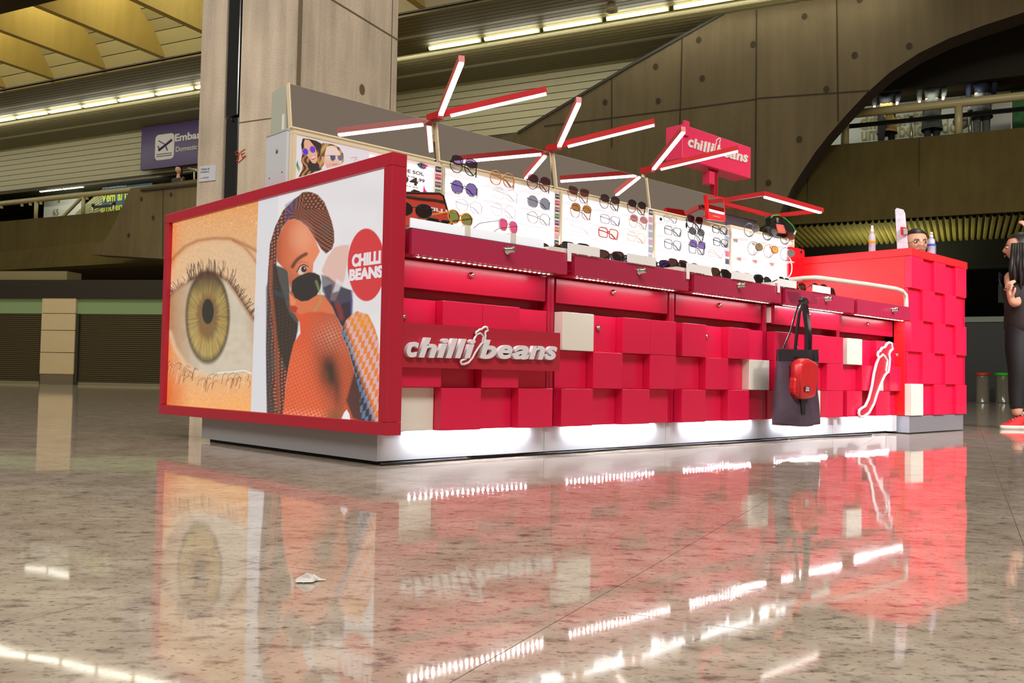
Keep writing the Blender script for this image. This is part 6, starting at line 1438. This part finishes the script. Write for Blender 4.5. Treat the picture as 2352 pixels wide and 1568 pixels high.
def sneaker(x, y, ang, nm='sneaker'):
    c_, s_ = cos(ang), sin(ang)
    def F(a, b, z): return T(x+a*c_-b*s_, y+a*s_+b*c_, z)
    def out(u, w=1.0):
        t = 2*pi*u; a = cos(t); b = sin(t); return (.125*a-.045, .044*b*(1+.12*a)*w)
    q = MB(); q.grid(lambda u, v: F(*out(u), .0+.028*v), 28, 3, True, True); q.f.append(tuple(range(28))); q.mi.append(0); q.sm.append(False); q.f.append(tuple(range(56, 84))); q.mi.append(0); q.sm.append(False)
    so = q.build('sole', SOLE, e)
    def upf(u, v):
        a, b = out(u, .93); hgt = .10 if a > -.03 else .10-.55*(-.03-a)*.9; hgt = max(.045, hgt)
        k = 1-.62*v**1.6; ca = .035 if a > -.03 else a*.55; return F(ca+(a-ca)*(1-.45*v**1.5), b*(1-.5*v**1.4), .027+(hgt-.027)*v)
    # toe towards -a
    q = MB(); q.grid(upf, 28, 8, True, True); q.f.append(tuple(range(196, 224))); q.mi.append(0); q.sm.append(True); o = q.build('upper', SNK, e)
    q = MB()
    for k in range(5):
        a = -.075+.022*k; z = .062+.012*k; q.tube([F(a, -.020, z), F(a+.006, 0, z+.010), F(a, .020, z)], .003, 5); q.tube([F(a, -.020, z), F(a+.02, .018, z+.012)], .0025, 5)
    q.build('laces', SOLE, o)
    q = MB(); q.tube([F(.035, 0, .10), F(.035, 0, .125)], .037, 12); q.build('sock', mat('sock_white', (196, 180, 176), .8), e)
sneaker(.0, -.02, rad(8)); sneaker(.10, -.06, rad(-6))
# ---- attendant seated behind the tall counter
ax, ay = 5.05, .75
Pc = CAMLOC+(fw*1.0+r2*((2103-1176)/2100.06)-u2*((556-784)/2100.06))*7.25
T2 = frame_fn((Pc.x, Pc.y, 0), CR)
e = thing('person', (Pc.x, Pc.y, 0), 'person with glasses and tied dark hair behind the tall counter', 'person')
z0 = Pc.z
N_ = {'pelvis': (T2(0, 0, z0-.66), (.13, .10)), 'waist': (T2(0, 0, z0-.50), (.11, .09)), 'chest': (T2(0, 0, z0-.33), (.14, .09)), 'nb': (T2(0, 0, z0-.2), .065), 'neck': (T2(0, 0, z0-.13), .05), 'sk': (T2(0, 0, z0-.05), .05),
      'ls': (T2(-.16, 0, z0-.25), .05), 'le': (T2(-.19, .02, z0-.5), .04), 'lw': (T2(-.19, -.02, z0-.68), .028), 'rs': (T2(.16, 0, z0-.25), .05), 're': (T2(.19, .02, z0-.5), .04), 'rw': (T2(.19, -.02, z0-.68), .028),
      'lh': (T2(-.08, 0, z0-.74), .085), 'lk': (T2(-.08, 0, .40), .06), 'la': (T2(-.08, 0, .08), .04), 'lf': (T2(-.08, -.11, .035), .035), 'rf': (T2(.08, -.11, .035), .035), 'rh': (T2(.08, 0, z0-.74), .085), 'rk': (T2(.08, 0, .40), .06), 'ra': (T2(.08, 0, .08), .04)}
E_ = [('pelvis', 'waist'), ('waist', 'chest'), ('chest', 'nb'), ('nb', 'neck'), ('neck', 'sk'), ('chest', 'ls'), ('ls', 'le'), ('le', 'lw'), ('chest', 'rs'), ('rs', 're'), ('re', 'rw'), ('pelvis', 'lh'), ('lh', 'lk'), ('lk', 'la'), ('pelvis', 'rh'), ('rh', 'rk'), ('rk', 'ra'), ('la', 'lf'), ('ra', 'rf')]
hand(T2, (-.19, -.02, z0-.70), (0, 0, -1), (1, 0, 0), .16, N_, E_, 'l', .4); E_.append(('lw', 'lp'))
hand(T2, (.19, -.02, z0-.70), (0, 0, -1), (-1, 0, 0), .16, N_, E_, 'r', .4); E_.append(('rw', 'rp'))
skinned('body', N_, E_, 'pelvis', SKIN, e)
G_ = {'a0': (T2(0, 0, z0-.82), (.16, .13)), 'a': (T2(0, 0, z0-.68), (.175, .14)), 'b': (T2(0, 0, z0-.50), (.155, .13)), 'c': (T2(0, 0, z0-.33), (.16, .11)), 'd': (T2(0, 0, z0-.23), (.1, .08)), 'e': (T2(-.16, 0, z0-.25), .07), 'f': (T2(-.19, .02, z0-.45), .058), 'h': (T2(.16, 0, z0-.25), .07), 'i': (T2(.19, .02, z0-.45), .058)}
skinned('top', G_, [('a0', 'a'), ('a', 'b'), ('b', 'c'), ('c', 'd'), ('c', 'e'), ('e', 'f'), ('c', 'h'), ('h', 'i')], 'c', LEG, e)
G_ = {'a': (T2(0, 0, z0-.64), (.145, .115)), 'b': (T2(-.08, 0, z0-.75), .1), 'c': (T2(-.08, 0, .40), .075), 'd': (T2(-.08, 0, .06), .055), 'e': (T2(.08, 0, z0-.75), .1), 'f': (T2(.08, 0, .40), .075), 'g': (T2(.08, 0, .06), .055)}
skinned('trousers', G_, [('a', 'b'), ('b', 'c'), ('c', 'd'), ('a', 'e'), ('e', 'f'), ('f', 'g')], 'a', LEG, e)
head(T2, (0, 0, z0-.015), .118, rad(0), e, True, 0, specs=True)
# ---- small figures on the mezzanine
HR = AZ-pi/2
def walker(u, n, label, shirt, legs, face, stride=.0, skirt=None, zf=4.95):
    o = H(u, n, zf); T = frame_fn(tuple(o), HR+pi); e = thing('person', tuple(o), label, 'person', 'people on the upper floor')
    Sh = mat('cloth_%d_%d_%d' % shirt, shirt, .8); Lg = mat('cloth_%d_%d_%d' % legs, legs, .8)
    N_ = {'pelvis': (T(0, 0, .92), (.13, .10)), 'waist': (T(0, 0, 1.08), (.12, .09)), 'chest': (T(.02*face, 0, 1.30), (.16, .10)), 'nb': (T(.02*face, 0, 1.45), .06), 'neck': (T(.02*face, 0, 1.51), .05), 'sk': (T(.02*face, 0, 1.58), .05),
          'lh': (T(0, -.08, .86), .09), 'lk': (T(stride*.5, -.08, .48), .062), 'la': (T(stride, -.08, .08), .04), 'lt': (T(stride+.1*face, -.08, .03), .032), 'rh': (T(0, .08, .86), .09), 'rk': (T(-stride*.35, .08, .48), .062), 'ra': (T(-stride, .08, .10), .04), 'rt': (T(-stride+.1*face, .08, .04), .032),
          'ls': (T(.02, -.19, 1.40), .05), 'le': (T(-.05, -.23, 1.14), .04), 'lw': (T(.10*face, -.22, .95), .03), 'rs': (T(.02, .19, 1.40), .05), 're': (T(.05, .23, 1.14), .04), 'rw': (T(.12*face, .20, .97), .03)}
    E_ = [('pelvis', 'waist'), ('waist', 'chest'), ('chest', 'nb'), ('nb', 'neck'), ('neck', 'sk'), ('pelvis', 'lh'), ('lh', 'lk'), ('lk', 'la'), ('la', 'lt'), ('pelvis', 'rh'), ('rh', 'rk'), ('rk', 'ra'), ('ra', 'rt'), ('chest', 'ls'), ('ls', 'le'), ('le', 'lw'), ('chest', 'rs'), ('rs', 're'), ('re', 'rw')]
    hand(T, (.11*face, -.22, .93), (.2*face, 0, -1), (0, 1, 0), .17, N_, E_, 'l', .4); E_.append(('lw', 'lp')); hand(T, (.13*face, .20, .95), (.2*face, 0, -1), (0, -1, 0), .17, N_, E_, 'r', .4); E_.append(('rw', 'rp'))
    skinned('body', N_, E_, 'pelvis', SKIN, e, 1)
    skinned('shirt', {'a': (T(0, 0, .90), (.16, .13)), 'b': (T(0, 0, 1.08), (.14, .12)), 'c': (T(.02*face, 0, 1.30), (.18, .12)), 'd': (T(.02*face, 0, 1.43), (.1, .08)), 'e': (T(.02, -.19, 1.40), .07), 'f': (T(-.05, -.23, 1.14), .058), 'i': (T(.09*face, -.22, .97), .048), 'g': (T(.02, .19, 1.40), .07), 'h': (T(.05, .23, 1.14), .058), 'j': (T(.11*face, .20, .99), .048)}, [('a', 'b'), ('b', 'c'), ('c', 'd'), ('c', 'e'), ('e', 'f'), ('f', 'i'), ('c', 'g'), ('g', 'h'), ('h', 'j')], 'a', Sh, e, 1)
    if skirt:
        q = MB(); q.grid(lambda a, c: T((.15+.10*c+.012*sin(a*50))*cos(2*pi*a)-skirt[2]*c*face, (.13+.07*c)*sin(2*pi*a), 1.0-skirt[1]*c), 28, 5, True, True); q.build('skirt', mat('skirt_%d_%d_%d' % skirt[0], skirt[0], .8, noise=.3, nscale=20), e)
    skinned('trousers', {'a': (T(0, 0, .92), (.15, .12)), 'b': (T(0, -.08, .84), .105), 'c': (T(stride*.5, -.08, .48), .08), 'd': (T(stride*.95, -.08, .13), .06), 'e': (T(0, .08, .84), .105), 'f': (T(-stride*.35, .08, .48), .08), 'g': (T(-stride*.95, .08, .14), .06)}, [('a', 'b'), ('b', 'c'), ('c', 'd'), ('a', 'e'), ('e', 'f'), ('f', 'g')], 'a', Lg, e, 1)
    head(T, (.02*face, 0, 1.66), .115, rad(90)*face, e)
    return e
wk = [(-0.3478,5.482),(-1.181,5.566),(-2.056,5.553),(18.959,6.314)]
walker(wk[0][0], 17.15, 'walking person in dark trousers with a yellow patterned skirt near the arch', (20, 22, 28), (20, 22, 26), 1, .34, ((150, 128, 62), .55, .12))
walker(wk[1][0], 17.15, 'standing person in a long grey green coat on the right mezzanine', (62, 66, 58), (40, 44, 42), 1, .05, ((62, 66, 58), .6, 0))
walker(wk[2][0], 17.15, 'person in navy top and grey skirt on the right mezzanine', (18, 24, 44), (92, 96, 90), -1, .08, ((92, 96, 90), .45, 0))
w3_ = (17.796,6.025)
walker(w3_[0], 15.9, 'person whose head shows above the stair barrier on the left', (60, 50, 50), (40, 40, 50), 1, .05, zf=w3_[1]-1.78)
q = MB(); c_ = H(wk[2][0]+.34, 17.2, 5.5); q.lathe([(.03, c_.z-.17), (.14, c_.z-.1), (.17, c_.z), (.11, c_.z+.12), (.03, c_.z+.17)], (c_.x, c_.y, 0), 16)
q.build('white_bag', mat('bag_white', (170, 166, 168), .7), label='white bundle carried beside the navy clad person upstairs', cat='bag')
